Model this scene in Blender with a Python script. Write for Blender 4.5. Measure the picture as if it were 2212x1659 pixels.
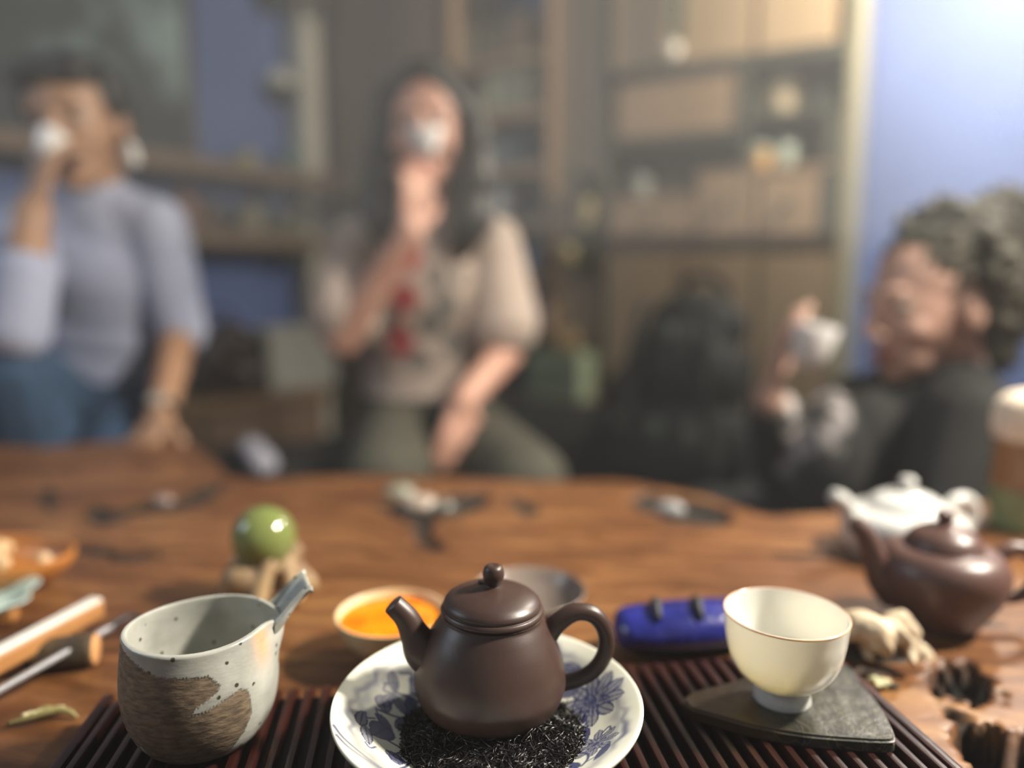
import bpy, bmesh, math, random
import numpy as np
from mathutils import Vector, Matrix, Quaternion
random.seed(7); np.random.seed(7)
scene = bpy.context.scene
COL = scene.collection
for o in list(bpy.data.objects):
    bpy.data.objects.remove(o, do_unlink=True)

# ------------------------------------------------------------------ camera
T = 0.70                       # table top height
CZ = T + 0.26                  # lens height
PITCH = math.radians(7.8)
FPX = 1600.0
cam_d = bpy.data.cameras.new('camera'); cam = bpy.data.objects.new('camera', cam_d); COL.objects.link(cam)
cam.location = (0, 0, CZ); cam.rotation_euler = (math.pi/2 - PITCH, 0, 0)
cam_d.sensor_width = 36.0; cam_d.lens = 36.0*FPX/2212.0; cam_d.clip_start = 0.02
cam_d.dof.use_dof = True; cam_d.dof.focus_distance = 0.362; cam_d.dof.aperture_fstop = 1.65
scene.camera = cam
# ------------------------------------------------------------------ light
w = bpy.data.worlds.new('world'); scene.world = w; w.use_nodes = True
w.node_tree.nodes['Background'].inputs[0].default_value = (0.86, 0.93, 1.0, 1)
w.node_tree.nodes['Background'].inputs[1].default_value = 0.21
def area(name, loc, target, size, power, color):
    d = bpy.data.lights.new(name, 'AREA'); d.shape = 'DISK'; d.size = size; d.energy = power; d.color = color
    o = bpy.data.objects.new(name, d); COL.objects.link(o); o.location = loc
    o.rotation_euler = (Vector(target)-Vector(loc)).to_track_quat('-Z', 'Y').to_euler()
    return o
kl_ = bpy.data.lights.new('table_lamp_light', 'SPOT'); kl_.energy = 320.0; kl_.color = (1.0, 0.92, 0.80); kl_.shadow_soft_size = 0.09
kl_.spot_size = math.radians(92); kl_.spot_blend = 1.0
KEY = bpy.data.objects.new('table_lamp_light', kl_); COL.objects.link(KEY); KEY.location = (1.20, 0.50, 1.88)
KEY.rotation_euler = (Vector((-0.14, 0.50, T))-KEY.location).to_track_quat('-Z', 'Y').to_euler()
gl_ = bpy.data.lights.new('added_glow_light', 'POINT'); gl_.energy = 85.0; gl_.color = (1.0, 0.90, 0.75); gl_.shadow_soft_size = 0.05  # added light out of view, brightens the haze and the right wall
GLOW = bpy.data.objects.new('added_glow_light', gl_); COL.objects.link(GLOW); GLOW.location = (1.12, 1.46, 1.82)
WIN = area('window_light', (-2.0, 0.35, 1.9), (-0.2, 1.0, 0.9), 0.9, 12.0, (0.80, 0.90, 1.0))
scene.view_settings.view_transform = 'Standard'; scene.view_settings.look = 'None'
scene.view_settings.gamma = 1.0; scene.view_settings.use_curve_mapping = False
scene.view_settings.exposure = 0.0
FLARE_HAZE = 0.017                   # density of the thin haze added in place of lens veil
FLARE_HAZE2 = 0.085                  # density of the added drift imitating lens flare at upper right
scene.cycles.max_bounces = 4; scene.cycles.diffuse_bounces = 2; scene.cycles.glossy_bounces = 2; scene.cycles.use_light_tree = False
scene.cycles.adaptive_threshold = 0.12; scene.cycles.adaptive_min_samples = 16; scene.cycles.caustics_reflective = False; scene.cycles.caustics_refractive = False

# ------------------------------------------------------------------ placing helpers
CP, SP = math.cos(PITCH), math.sin(PITCH)
def ray(u, v):
    a = (u-1106.0)/FPX; b = (829.5-v)/FPX
    return Vector((a, CP+b*SP, b*CP-SP))
ORI = Vector((0, 0, CZ))
def G(u, v, h=0.0):            # point of the horizontal plane h above the table
    d = ray(u, v); return ORI + d*((T+h-CZ)/d.z)
def at(u, v, Y):               # point at depth Y
    d = ray(u, v); return ORI + d*(Y/d.y)

# ------------------------------------------------------------------ materials
def lin(c):
    if isinstance(c, str):
        c = [int(c[i:i+2], 16)/255 for i in (0, 2, 4)]
        c = [x/12.92 if x <= .04045 else ((x+.055)/1.055)**2.4 for x in c]
    return (c[0], c[1], c[2], 1.0)
MATS = {}
def mat(name, c1, c2=None, rough=0.5, scale=20.0, detail=4.0, bump=0.0, metal=0.0, spec=0.5, coat=0.0,
        stretch=(1, 1, 1), sss=0.0, bscale=None, sheen=0.0, trans=0.0, contrast=(0.35, 0.65), coords='Object'):
    if name in MATS: return MATS[name]
    m = bpy.data.materials.new(name); m.use_nodes = True; nt = m.node_tree; N = nt.nodes; L = nt.links
    p = N['Principled BSDF']
    p.inputs['Roughness'].default_value = rough; p.inputs['Metallic'].default_value = metal
    p.inputs['Specular IOR Level'].default_value = spec; p.inputs['Coat Weight'].default_value = coat
    p.inputs['Coat Roughness'].default_value = 0.08
    p.inputs['Subsurface Weight'].default_value = sss
    if sss: p.inputs['Subsurface Radius'].default_value = (0.012, 0.005, 0.003); p.inputs['Subsurface Scale'].default_value = 1.0
    p.inputs['Sheen Weight'].default_value = sheen
    p.inputs['Transmission Weight'].default_value = trans
    p.inputs['Base Color'].default_value = lin(c1)
    tc = N.new('ShaderNodeTexCoord'); mp = N.new('ShaderNodeMapping'); mp.inputs['Scale'].default_value = stretch
    L.new(tc.outputs[coords], mp.inputs['Vector'])
    nz = N.new('ShaderNodeTexNoise'); nz.inputs['Scale'].default_value = scale; nz.inputs['Detail'].default_value = detail
    L.new(mp.outputs[0], nz.inputs['Vector'])
    if c2 is not None:
        cr = N.new('ShaderNodeValToRGB'); cr.color_ramp.elements[0].color = lin(c1); cr.color_ramp.elements[1].color = lin(c2)
        cr.color_ramp.elements[0].position, cr.color_ramp.elements[1].position = contrast
        L.new(nz.outputs['Fac'], cr.inputs[0]); L.new(cr.outputs[0], p.inputs['Base Color'])
        cr.name = 'ramp'
    if bump:
        b = N.new('ShaderNodeBump'); b.inputs['Strength'].default_value = bump; b.inputs['Distance'].default_value = 0.002
        n2 = N.new('ShaderNodeTexNoise'); n2.inputs['Scale'].default_value = bscale or scale*3; n2.inputs['Detail'].default_value = 6
        L.new(mp.outputs[0], n2.inputs['Vector']); L.new(n2.outputs['Fac'], b.inputs['Height']); L.new(b.outputs[0], p.inputs['Normal'])
    MATS[name] = m
    return m
def nodes(m): return m.node_tree.nodes, m.node_tree.links, m.node_tree.nodes['Principled BSDF']
def attr_mix(m, name, color, base=None):
    """mix COLOR over the material's base colour by the point attribute NAME"""
    N, L, p = nodes(m)
    a = N.new('ShaderNodeAttribute'); a.attribute_name = name
    mx = N.new('ShaderNodeMix'); mx.data_type = 'RGBA'
    L.new(a.outputs['Fac'], mx.inputs[0])
    src = p.inputs['Base Color'].links[0].from_socket if p.inputs['Base Color'].links else None
    if src: L.new(src, mx.inputs[6])
    else: mx.inputs[6].default_value = p.inputs['Base Color'].default_value
    if isinstance(color, bpy.types.NodeSocket): L.new(color, mx.inputs[7])
    else: mx.inputs[7].default_value = lin(color)
    L.new(mx.outputs[2], p.inputs['Base Color'])
    return mx

# ------------------------------------------------------------------ object helpers
def link(name, me, m=None, parent=None, loc=(0, 0, 0), rot=(0, 0, 0), smooth=True, angle=None):
    o = bpy.data.objects.new(name, me); COL.objects.link(o)
    if m is not None and not me.materials: me.materials.append(m)
    o.location = loc; o.rotation_euler = rot
    if parent is not None: o.parent = parent
    if smooth and len(me.polygons):
        me.polygons.foreach_set('use_smooth', [True]*len(me.polygons))
        if angle: me.set_sharp_from_angle(angle=math.radians(angle))
    return o
def tag(o, label, cat=None, group=None, kind=None):
    o['label'] = label
    if cat: o['category'] = cat
    if group: o['group'] = group
    if kind: o['kind'] = kind
    return o
def struct(o, label=None):
    o['kind'] = 'structure'
    if label: o['label'] = label
    return o
def thing(name, label, cat, loc=(0, 0, 0), rotz=0.0, group=None, rot=None):
    o = bpy.data.objects.new(name, None); COL.objects.link(o); o.empty_display_size = 0.02
    o.location = loc; o.rotation_euler = rot or (0, 0, rotz)
    return tag(o, label, cat, group)
def mesh_from(verts, faces, name='m'):
    me = bpy.data.meshes.new(name); me.from_pydata([tuple(v) for v in verts], [], faces); me.update(); return me
def bm_mesh(bm, name='m'):
    if isinstance(bm, Lumps): return bm.mesh()
    bmesh.ops.recalc_face_normals(bm, faces=bm.faces)
    me = bpy.data.meshes.new(name); bm.to_mesh(me); bm.free(); return me
def lathe(profile, seg=64, sx=1.0, sy=1.0, close=True):
    """profile [(r, z)...] swept round Z; ends at r=0 are closed to a point"""
    vs, fs, rings = [], [], []
    for r, z in profile:
        if r < 1e-6:
            rings.append([len(vs)]); vs.append((0, 0, z))
        else:
            k = len(vs); rings.append(list(range(k, k+seg)))
            vs += [(r*sx*math.cos(2*math.pi*i/seg), r*sy*math.sin(2*math.pi*i/seg), z) for i in range(seg)]
    for a, b in zip(rings[:-1], rings[1:]):
        for i in range(seg):
            j = (i+1) % seg
            if len(a) == 1: fs.append((a[0], b[i], b[j]))
            elif len(b) == 1: fs.append((a[j], a[i], b[0]))
            else: fs.append((a[i], b[i], b[j], a[j]))
    me = mesh_from(vs, fs); bm = bmesh.new(); bm.from_mesh(me); bpy.data.meshes.remove(me); return bm_mesh(bm)
def smooth_profile(pts, n=6):
    """Catmull-Rom through the profile points"""
    P = [np.array(p, float) for p in pts]; P = [2*P[0]-P[1]] + P + [2*P[-1]-P[-2]]; out = []
    for i in range(1, len(P)-2):
        for k in range(n):
            t = k/n; a, b, c, d = P[i-1], P[i], P[i+1], P[i+2]
            out.append(tuple(0.5*((2*b)+(-a+c)*t+(2*a-5*b+4*c-d)*t*t+(-a+3*b-3*c+d)*t**3)))
    out.append(tuple(P[-2])); return out
def prof(pts, n=6): return [(max(0.0, r), z) for r, z in smooth_profile(pts, n)]
def tube(path, radii, seg=12, sub=5, caps=True, flat=1.0):
    P = smooth_profile([tuple(p)+(r,) for p, r in zip(path, radii)], sub) if sub > 1 else [tuple(p)+(r,) for p, r in zip(path, radii)]
    pts = [Vector(p[:3]) for p in P]; rs = [max(1e-5, p[3]) for p in P]
    vs, fs = [], []; up = Vector((0, 0, 1)); prev = None
    for i, p in enumerate(pts):
        d = (pts[min(i+1, len(pts)-1)]-pts[max(i-1, 0)]).normalized()
        if prev is None:
            s = d.cross(up); s = s.normalized() if s.length > 1e-4 else Vector((1, 0, 0))
        else:
            s = (prev - d*prev.dot(d)).normalized()
        prev = s; t = s.cross(d)
        for k in range(seg):
            a = 2*math.pi*k/seg; vs.append(p + s*(math.cos(a)*rs[i]) + t*(math.sin(a)*rs[i]*flat))
    n = len(pts)
    for i in range(n-1):
        for k in range(seg):
            j = (k+1) % seg; fs.append((i*seg+k, i*seg+j, (i+1)*seg+j, (i+1)*seg+k))
    if caps:
        fs.append(tuple(range(seg))); fs.append(tuple(reversed(range((n-1)*seg, n*seg))))
    me = mesh_from(vs, fs); bm = bmesh.new(); bm.from_mesh(me); bpy.data.meshes.remove(me); return bm_mesh(bm)
def box(sx, sy, sz, c=(0, 0, 0), bevel=0.0, seg=2, M=None):
    bm = bmesh.new(); bmesh.ops.create_cube(bm, size=1.0)
    bmesh.ops.scale(bm, vec=(sx, sy, sz), verts=bm.verts); bmesh.ops.translate(bm, vec=c, verts=bm.verts)
    if bevel: bmesh.ops.bevel(bm, geom=bm.edges[:], offset=bevel, segments=seg, profile=0.7, affect='EDGES')
    if M is not None: bmesh.ops.transform(bm, matrix=M, verts=bm.verts)
    return bm_mesh(bm)
class Lumps:
    """a pile of ellipsoids, kept as arrays"""
    def __init__(self): self.v, self.f, self.n = [], [], 0
    def add(self, V, F): self.v.append(V); self.f.append(F+self.n); self.n += len(V)
    def mesh(self):
        V = np.vstack(self.v).astype(np.float32); F = np.vstack(self.f).astype(np.int32); me = bpy.data.meshes.new('m')
        me.vertices.add(len(V)); me.vertices.foreach_set('co', V.ravel()); me.loops.add(F.size); me.loops.foreach_set('vertex_index', F.ravel())
        me.polygons.add(len(F)); me.polygons.foreach_set('loop_start', np.arange(0, F.size, 3, dtype=np.int32)); me.update(calc_edges=True); return me
ICO = {}
for k_ in (1, 2, 3):
    b_ = bmesh.new(); bmesh.ops.create_icosphere(b_, subdivisions=k_, radius=1.0); b_.verts.ensure_lookup_table()
    ICO[k_] = (np.array([tuple(v.co) for v in b_.verts]), np.array([[v.index for v in f.verts] for f in b_.faces])); b_.free()
def ellipsoid(bm, c, r, R=None, sub=3):
    V, F = ICO[sub]; V = V*np.array(r if hasattr(r, '__len__') else (r, r, r))
    if R is not None: V = V@np.array(R).T
    V = V+np.array(Vector(c))
    if isinstance(bm, Lumps): bm.add(V, F); return
    vs = [bm.verts.new(v) for v in V]
    for f in F: bm.faces.new([vs[i] for i in f])
def capsule(bm, a, b, ra, rb, n=None, sub=2):
    a, b = Vector(a), Vector(b); L = (b-a).length
    n = n or max(2, int(L/(0.45*min(ra, rb)))+1)
    for i in range(n+1):
        t = i/n; ellipsoid(bm, a.lerp(b, t), ra+(rb-ra)*t, sub=sub)
def blob(bm, voxel=0.006, smooth=6, factor=0.5, origin=(0, 0, 0), displace=None):
    """fuse everything in BM into one continuous skin"""
    if isinstance(bm, Lumps): me = bm.mesh()
    else: me = bpy.data.meshes.new('tmp'); bm.to_mesh(me); bm.free()
    o = bpy.data.objects.new('tmp', me); COL.objects.link(o)
    r = o.modifiers.new('r', 'REMESH'); r.mode = 'VOXEL'; r.voxel_size = voxel
    if smooth:
        s = o.modifiers.new('s', 'SMOOTH'); s.factor = factor; s.iterations = smooth
    dg = bpy.context.evaluated_depsgraph_get(); ev = o.evaluated_get(dg)
    out = bpy.data.meshes.new_from_object(ev)
    bpy.data.objects.remove(o); bpy.data.meshes.remove(me)
    if any(origin): out.transform(Matrix.Translation(-Vector(origin)))
    out.materials.clear()
    return out
def set_attr(me, name, vals):
    a = me.attributes.new(name, 'FLOAT', 'POINT'); a.data.foreach_set('value', np.asarray(vals, dtype=np.float32))
def coords(me):
    c = np.empty(len(me.vertices)*3, dtype=np.float32); me.vertices.foreach_get('co', c); return c.reshape(-1, 3)
def sstep(a, b, x):
    t = np.clip((x-a)/(b-a), 0, 1); return t*t*(3-2*t)
def seg_dist(P, a, b):
    a = np.array(a, float); b = np.array(b, float); d = b-a; t = np.clip(((P-a)@d)/max(d@d, 1e-12), 0, 1)
    return np.linalg.norm(P-(a+t[:, None]*d), axis=1)
def poly_sdf(P, poly):
    poly = np.array(poly, float); n = len(poly); inside = np.zeros(len(P), bool); d = np.full(len(P), 1e9)
    for i in range(n):
        a, b = poly[i], poly[(i+1) % n]
        d = np.minimum(d, seg_dist(P, a, b))
        c = ((a[1] > P[:, 1]) != (b[1] > P[:, 1]))
        xs = (b[0]-a[0])*(P[:, 1]-a[1])/((b[1]-a[1]) if abs(b[1]-a[1]) > 1e-12 else 1e-12)+a[0]
        inside ^= c & (P[:, 0] < xs)
    return np.where(inside, -d, d)

# ================================================================== ROOM
CORNER = Vector((-0.70, 2.70, 0)); UL = Vector((-0.616, -0.788, 0)); NL = Vector((0.788, -0.616, 0))
UB = Vector((0.875, -0.485, 0)).normalized(); NB = Vector((-0.485, -0.875, 0)).normalized()
def LW(s, z, d=0.0): p = CORNER + UL*s + NL*d; p.z = z; return p
def BW(t, z, d=0.0): p = CORNER + UB*t + NB*d; p.z = z; return p
def onplane(u, v, n, d, U):
    r = ray(u, v); o = CORNER + n*d; k = (o-ORI).dot(n)/r.dot(n); p = ORI + r*k; q = p-o
    return q.dot(U), p.z
def onL(u, v, d=0.0): return onplane(u, v, NL, d, UL)
def onB(u, v, d=0.0): return onplane(u, v, NB, d, UB)
ML = Matrix(((UL.x, NL.x, 0, 0), (UL.y, NL.y, 0, 0), (0, 0, 1, 0), (0, 0, 0, 1)))      # wall axes: along, out, up
MB = Matrix(((UB.x, NB.x, 0, 0), (UB.y, NB.y, 0, 0), (0, 0, 1, 0), (0, 0, 0, 1)))
RL = ML.to_euler(); RBz = math.atan2(UB.y, UB.x); RLz = math.atan2(UL.y, UL.x)
def wbox(frame, a0, a1, d0, d1, z0, z1, bevel=0.0, origin=None):
    """box in wall axes, as a mesh in world axes around ORIGIN"""
    U, n = (UL, NL) if frame == 'L' else (UB, NB)
    bm = bmesh.new(); bmesh.ops.create_cube(bm, size=1.0)
    bmesh.ops.scale(bm, vec=(abs(a1-a0), abs(d1-d0), abs(z1-z0)), verts=bm.verts)
    if bevel: bmesh.ops.bevel(bm, geom=bm.edges[:], offset=bevel, segments=2, affect='EDGES')
    c = CORNER + U*((a0+a1)/2) + n*((d0+d1)/2); c = Vector((c.x, c.y, (z0+z1)/2))
    M = Matrix(((U.x, n.x, 0, c.x), (U.y, n.y, 0, c.y), (0, 0, 1, c.z), (0, 0, 0, 1)))
    if origin is not None: M = Matrix.Translation(-Vector(origin)) @ M
    bmesh.ops.transform(bm, matrix=M, verts=bm.verts); return bm_mesh(bm)

m_wall = mat('blue_plaster', '596c9e', '6275a8', rough=0.85, scale=3.0, bump=0.15, bscale=60)
m_floor = mat('dark_floor_boards', '3a2c22', '4a3829', rough=0.55, scale=3, stretch=(1, 8, 1))
m_brown = mat('brown_cabinet_wood', '645040', '755e4a', rough=0.5, scale=5, stretch=(1, 1, 0.12), bump=0.1)
m_tan = mat('tan_cabinet_wood', '9b7e5f', 'ab8f70', rough=0.5, scale=5, stretch=(1, 1, 0.12), bump=0.1)
m_pale = mat('pale_cabinet_wood', 'ad9370', 'bda27e', rough=0.5, scale=5, stretch=(1, 1, 0.12), bump=0.1)
m_olive = mat('olive_dark_wood', '44453a', '505144', rough=0.6, scale=6, stretch=(1, 1, 0.15))
m_shelf = mat('old_shelf_board', '6d5438', '7d6344', rough=0.55, scale=6, stretch=(0.3, 0.3, 4), bump=0.1)
m_white = mat('white_paint', 'b9b4a2', 'c6c1b0', rough=0.6, scale=8)

o = link('floor', box(6.0, 6.0, 0.06, (0.2, 1.2, -0.03)), m_floor, smooth=False); struct(o, 'dark boarded floor under the tea table')
o = link('wall_left', wbox('L', -0.55, 3.4, -0.12, 0.0, 0, 2.7), m_wall, smooth=False); struct(o, 'blue plaster wall with wooden shelves')
o = link('wall_back', wbox('B', -0.35, 3.6, -0.50, -0.38, 0, 2.7), m_wall, smooth=False); struct(o, 'blue plaster wall behind the cabinets')
# white post in the corner
sp = onL(668, 400, 0.06)[0]
o = link('trim_1', wbox('L', sp-0.04, sp+0.04, 0.02, 0.10, 0, 2.7, 0.008), m_white, smooth=False); struct(o, 'white painted corner post')

def shelf_board(name, label, u0, u1, v_mid, depth, thick, dz=0.0):
    a = onL(u0, v_mid)[0]; b = onL(u1, v_mid)[0]; z = onL((u0+u1)/2, v_mid)[1]
    base = LW((a+b)/2, z-thick/2)
    t = thing(name, label, 'shelf', base)
    link('board', wbox('L', min(a, b), max(a, b), 0.002, depth, z-thick/2, z+thick/2, 0.004, base), m_shelf, t, smooth=False)
    for s in (min(a, b)+0.15*abs(b-a), max(a, b)-0.15*abs(b-a)):
        link('bracket', wbox('L', s-0.012, s+0.012, 0.002, depth*0.8, z-thick/2-0.05, z-thick/2, 0.003, base), m_olive, t, smooth=False)
    return min(a, b), max(a, b), z+thick/2
zs1 = None
S1 = shelf_board('wall_shelf', 'long brown wall shelf running under the dark painting', -260, 642, 343, 0.15, 0.045)
S2 = shelf_board('wall_shelf', 'lower brown wall shelf holding a row of dark jars', 250, 642, 520, 0.16, 0.045)
S3 = shelf_board('wall_shelf', 'short reddish brown shelf high beside the white post', 548, 640, -6, 0.16, 0.04)
# dark painting on the left wall
pa, pb = onL(410, 150)[0], onL(-330, 150)[0]; zt, zb = 2.05, S1[2]+0.004
base = LW((pa+pb)/2, zb)
t = thing('painting', 'large dark painting of teal clouds over black ground', 'painting', base)
mp_ = mat('painted_canvas', '2a3330', '8fa8a4', rough=0.6, scale=4.5, detail=3, contrast=(0.42, 0.62), coords='Object')
N, L, p = nodes(mp_)
sep = N.new('ShaderNodeSeparateXYZ'); tc = [n for n in N if n.type == 'TEX_COORD'][0]; L.new(tc.outputs['Object'], sep.inputs[0])
mr = N.new('ShaderNodeMapRange'); mr.inputs[1].default_value = 0.14; mr.inputs[2].default_value = 0.24; L.new(sep.outputs[2], mr.inputs[0])
mx = N.new('ShaderNodeMix'); mx.data_type = 'RGBA'; mx.inputs[6].default_value = lin('24282b')
L.new(mr.outputs[0], mx.inputs[0]); L.new(p.inputs['Base Color'].links[0].from_socket, mx.inputs[7]); L.new(mx.outputs[2], p.inputs['Base Color'])
link('canvas', wbox('L', min(pa, pb), max(pa, pb), 0.004, 0.022, zb, zt, 0, base), mp_, t, smooth=False)
m_frame = mat('black_frame', '1c1d1d', rough=0.4)
for a0, a1, z0, z1 in ((pa, pa+0.025, zb, zt), (pb-0.025, pb, zb, zt), (pa, pb, zb, zb+0.02), (pa, pb, zt-0.02, zt)):
    link('frame_bar', wbox('L', a0, a1, 0.003, 0.03, z0, z1, 0.003, base), m_frame, t, smooth=False)
# globe lamp on the post
c = at(606, 185, 2.56); t = thing('wall_lamp', 'small white globe lamp with dark cup fixed to the post', 'lamp', c)
bm = Lumps(); ellipsoid(bm, (0, 0, 0.012), (0.05, 0.05, 0.042)); link('globe', bm_mesh(bm), mat('opal_glass', 'c9c4b8', rough=0.25), t)
link('cup', lathe(prof([(0, -0.052), (0.03, -0.05), (0.046, -0.03), (0.05, -0.008), (0.046, -0.006), (0.0, -0.01)]), 32), mat('dark_bronze', '33342e', rough=0.4, metal=0.6), t)
link('arm', tube([(0, 0, -0.04), (0.05, 0.03, -0.03), (0.10, 0.03, -0.02)], [0.008]*3, 10), MATS['dark_bronze'], t)
# jars and small pots on the shelves
m_jars = [mat('jar_'+k, a, b, rough=0.35, scale=14) for k, a, b in (('brown', '4a3626', '5d4632'), ('olive', '55543a', '6b6a4c'), ('black', '25261f', '33342a'),
          ('sand', '80765a', '93886a'), ('moss', '3c4030', '4c513d'), ('yellow', '8f8a5a', 'a09a68'), ('teal', '4f7068', '5f8078'), ('rust', '7e5644', '8d6450'))]
def jar(name, label, base, r, h, m, lid=None, cat='jar', group=None):
    t = thing(name, label, cat, base, group=group)
    link('body', lathe(prof([(0, 0), (r*0.75, 0), (r*0.95, h*0.2), (r, h*0.5), (r*0.9, h*0.78), (r*0.55, h*0.88), (r*0.55, h*0.94), (0, h*0.94)], 4), 28), m, t)
    link('lid', lathe(prof([(0, h*0.93), (r*0.62, h*0.93), (r*0.62, h*0.97), (r*0.2, h*1.0), (0, h*1.02)], 3), 24), lid or m, t)
    return t
for i, (u, r, h, k, lab) in enumerate(((445, .044, .10, 0, 'dark brown squat jar, first on the lower shelf beside the lilac sleeve'), (490, .040, .085, 2, 'black jar second on the lower shelf, left of the sand pot'),
        (540, .042, .10, 3, 'sand coloured jar in the middle of the lower shelf row'), (588, .040, .085, 4, 'mossy dark jar on the lower shelf, beside the sand jar'),
        (632, .038, .10, 1, 'olive jar at the post end of the lower shelf'), (400, .04, .12, 7, 'rust red jar on the lower shelf half behind the lilac shoulder'))):
    s = onL(u, 480, 0.08)[0]; jar('shelf_jar', lab, LW(s, S2[2], 0.08), r, h, m_jars[k], group='jars on the lower shelf')
s = onL(535, 345, 0.08)[0]; jar('small_pot', 'small yellow-green pot on the long upper shelf', LW(s, S1[2], 0.08), .032, .055, m_jars[5], cat='pot')
s = onL(628, 345, 0.07)[0]; jar('small_pot', 'teal pot beside the post on the long upper shelf', LW(s, S1[2], 0.07), .026, .09, m_jars[6], cat='pot')
# low sideboard and what stands on it
sz = 0.63; a, b = onL(700, 820, 0.3)[0], onL(250, 900, 0.3)[0]; a, b = min(a, b), max(a, b)
base = LW((a+b)/2, 0, 0.15); t = thing('sideboard', 'low dark brown sideboard along the blue wall', 'sideboard', base)
link('body', wbox('L', a, b, 0.01, 0.30, 0.06, sz-0.03, 0.004, base), m_brown, t, smooth=False)
link('top', wbox('L', a-0.01, b+0.01, 0.005, 0.32, sz-0.03, sz, 0.004, base), m_shelf, t, smooth=False)
for k in range(3):
    s0 = a+(b-a)*k/3+0.012; s1 = a+(b-a)*(k+1)/3-0.012
    d_ = link('door', wbox('L', s0, s1, 0.30, 0.315, 0.09, sz-0.05, 0.003, base), m_brown, t, smooth=False)
    bm = Lumps(); q = LW((s0+s1)/2, 0.42, 0.325)-base; ellipsoid(bm, q, 0.012, sub=2); link('knob', bm_mesh(bm), m_olive, d_)
for k in (a+0.04, b-0.04):
    link('leg', wbox('L', k-0.025, k+0.025, 0.02, 0.28, 0.0, 0.06, 0.003, base), m_olive, t, smooth=False)
s0, s1 = onL(700, 760, 0.2)[0], onL(548, 760, 0.2)[0]; s0, s1 = min(s0, s1), max(s0, s1); zt = onL(620, 705, 0.2)[1]
base = LW((s0+s1)/2, sz, 0.2); t = thing('storage_box', 'pale grey storage box standing at the foot of the post', 'box', base)
link('body', wbox('L', s0+0.01, s1, 0.11, 0.28, sz, zt-0.02, 0.006, base), mat('grey_card', '8d8c86', '97968f', rough=0.7), t, smooth=False)
link('lid', wbox('L', s0+0.005, s1+0.005, 0.105, 0.285, zt-0.022, zt, 0.004, base), mat('grey_card_lid', '9c9b95', rough=0.7), t, smooth=False)
c = LW(onL(470, 790, 0.18)[0], sz, 0.18)
bm = Lumps()
for k in range(9):
    ang = k*0.7; ellipsoid(bm, Vector((0.06*math.cos(ang), 0.05*math.sin(ang), 0.06+0.05*(k % 3))), (0.075, 0.06, 0.06), sub=2)
t = thing('leather_bag', 'slumped dark brown leather bag on the sideboard', 'bag', c)
link('body', blob(bm, 0.008, 6), mat('brown_leather', '2b1d17', '38261d', rough=0.45, scale=30, bump=0.2), t)
link('handle', tube([(-.06, 0, .19), (-.05, 0, .235), (0, 0, .255), (.05, 0, .235), (.06, 0, .19)], [.007]*5, 8), MATS['brown_leather'], t)

# ---------------------------------------------------------------- wardrobe, bookshelf, cabinet along the back
def bpanel(u0, u1, v0, v1, d0, d1, base, bevel=0.004, ref=None):
    vm = 400; a = onB(u0, vm)[0]; b = onB(u1, vm)[0]; um = (u0+u1)/2
    return wbox('B', a, b, d0, d1, onB(um, v1)[1], onB(um, v0)[1], bevel, base)
a, b = onB(708, 400)[0], onB(950, 400)[0]; base = BW((a+b)/2, 0, -0.18)
t = thing('wardrobe', 'tall plain brown wardrobe between the post and the bookshelf', 'wardrobe', base)
link('body', wbox('B', a, b, -0.36, -0.02, 0, 2.3, 0.004, base), m_brown, t, smooth=False)
mid = (a+b)/2
for s0, s1, kx in ((a+0.008, mid-0.004, mid-0.03), (mid+0.004, b-0.008, mid+0.03)):
    d_ = link('door', wbox('B', s0, s1, -0.02, 0.0, 0.08, 2.27, 0.004, base), m_brown, t, smooth=False)
    link('handle', wbox('B', kx-0.006, kx+0.006, 0.0, 0.02, 1.15, 1.27, 0.003, base), m_olive, d_, smooth=False)
a, b = onB(695, 410, 0.12)[0], onB(806, 410, 0.12)[0]; z = onB(750, 412, 0.12)[1]; base = BW((a+b)/2, z, 0.06)
t = thing('wall_shelf', 'small shelf on the wardrobe front behind the cream sleeve', 'shelf', base)
link('board', wbox('B', a, b, 0.001, 0.14, z-0.02, z, 0.003, base), m_shelf, t, smooth=False)
link('bracket', wbox('B', mid-0.01, mid+0.01, 0.001, 0.10, z-0.07, z-0.02, 0.003, base), m_olive, t, smooth=False)
jar('small_pot', 'reddish tan pot on the small shelf by the post', BW(onB(724, 385, .07)[0], z, 0.07), .034, .07, m_jars[7], cat='pot')
jar('small_pot', 'grey green pot on the small shelf beside the long hair', BW(onB(772, 385, .07)[0], z, 0.07), .034, .07, m_jars[1], cat='pot')

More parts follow.
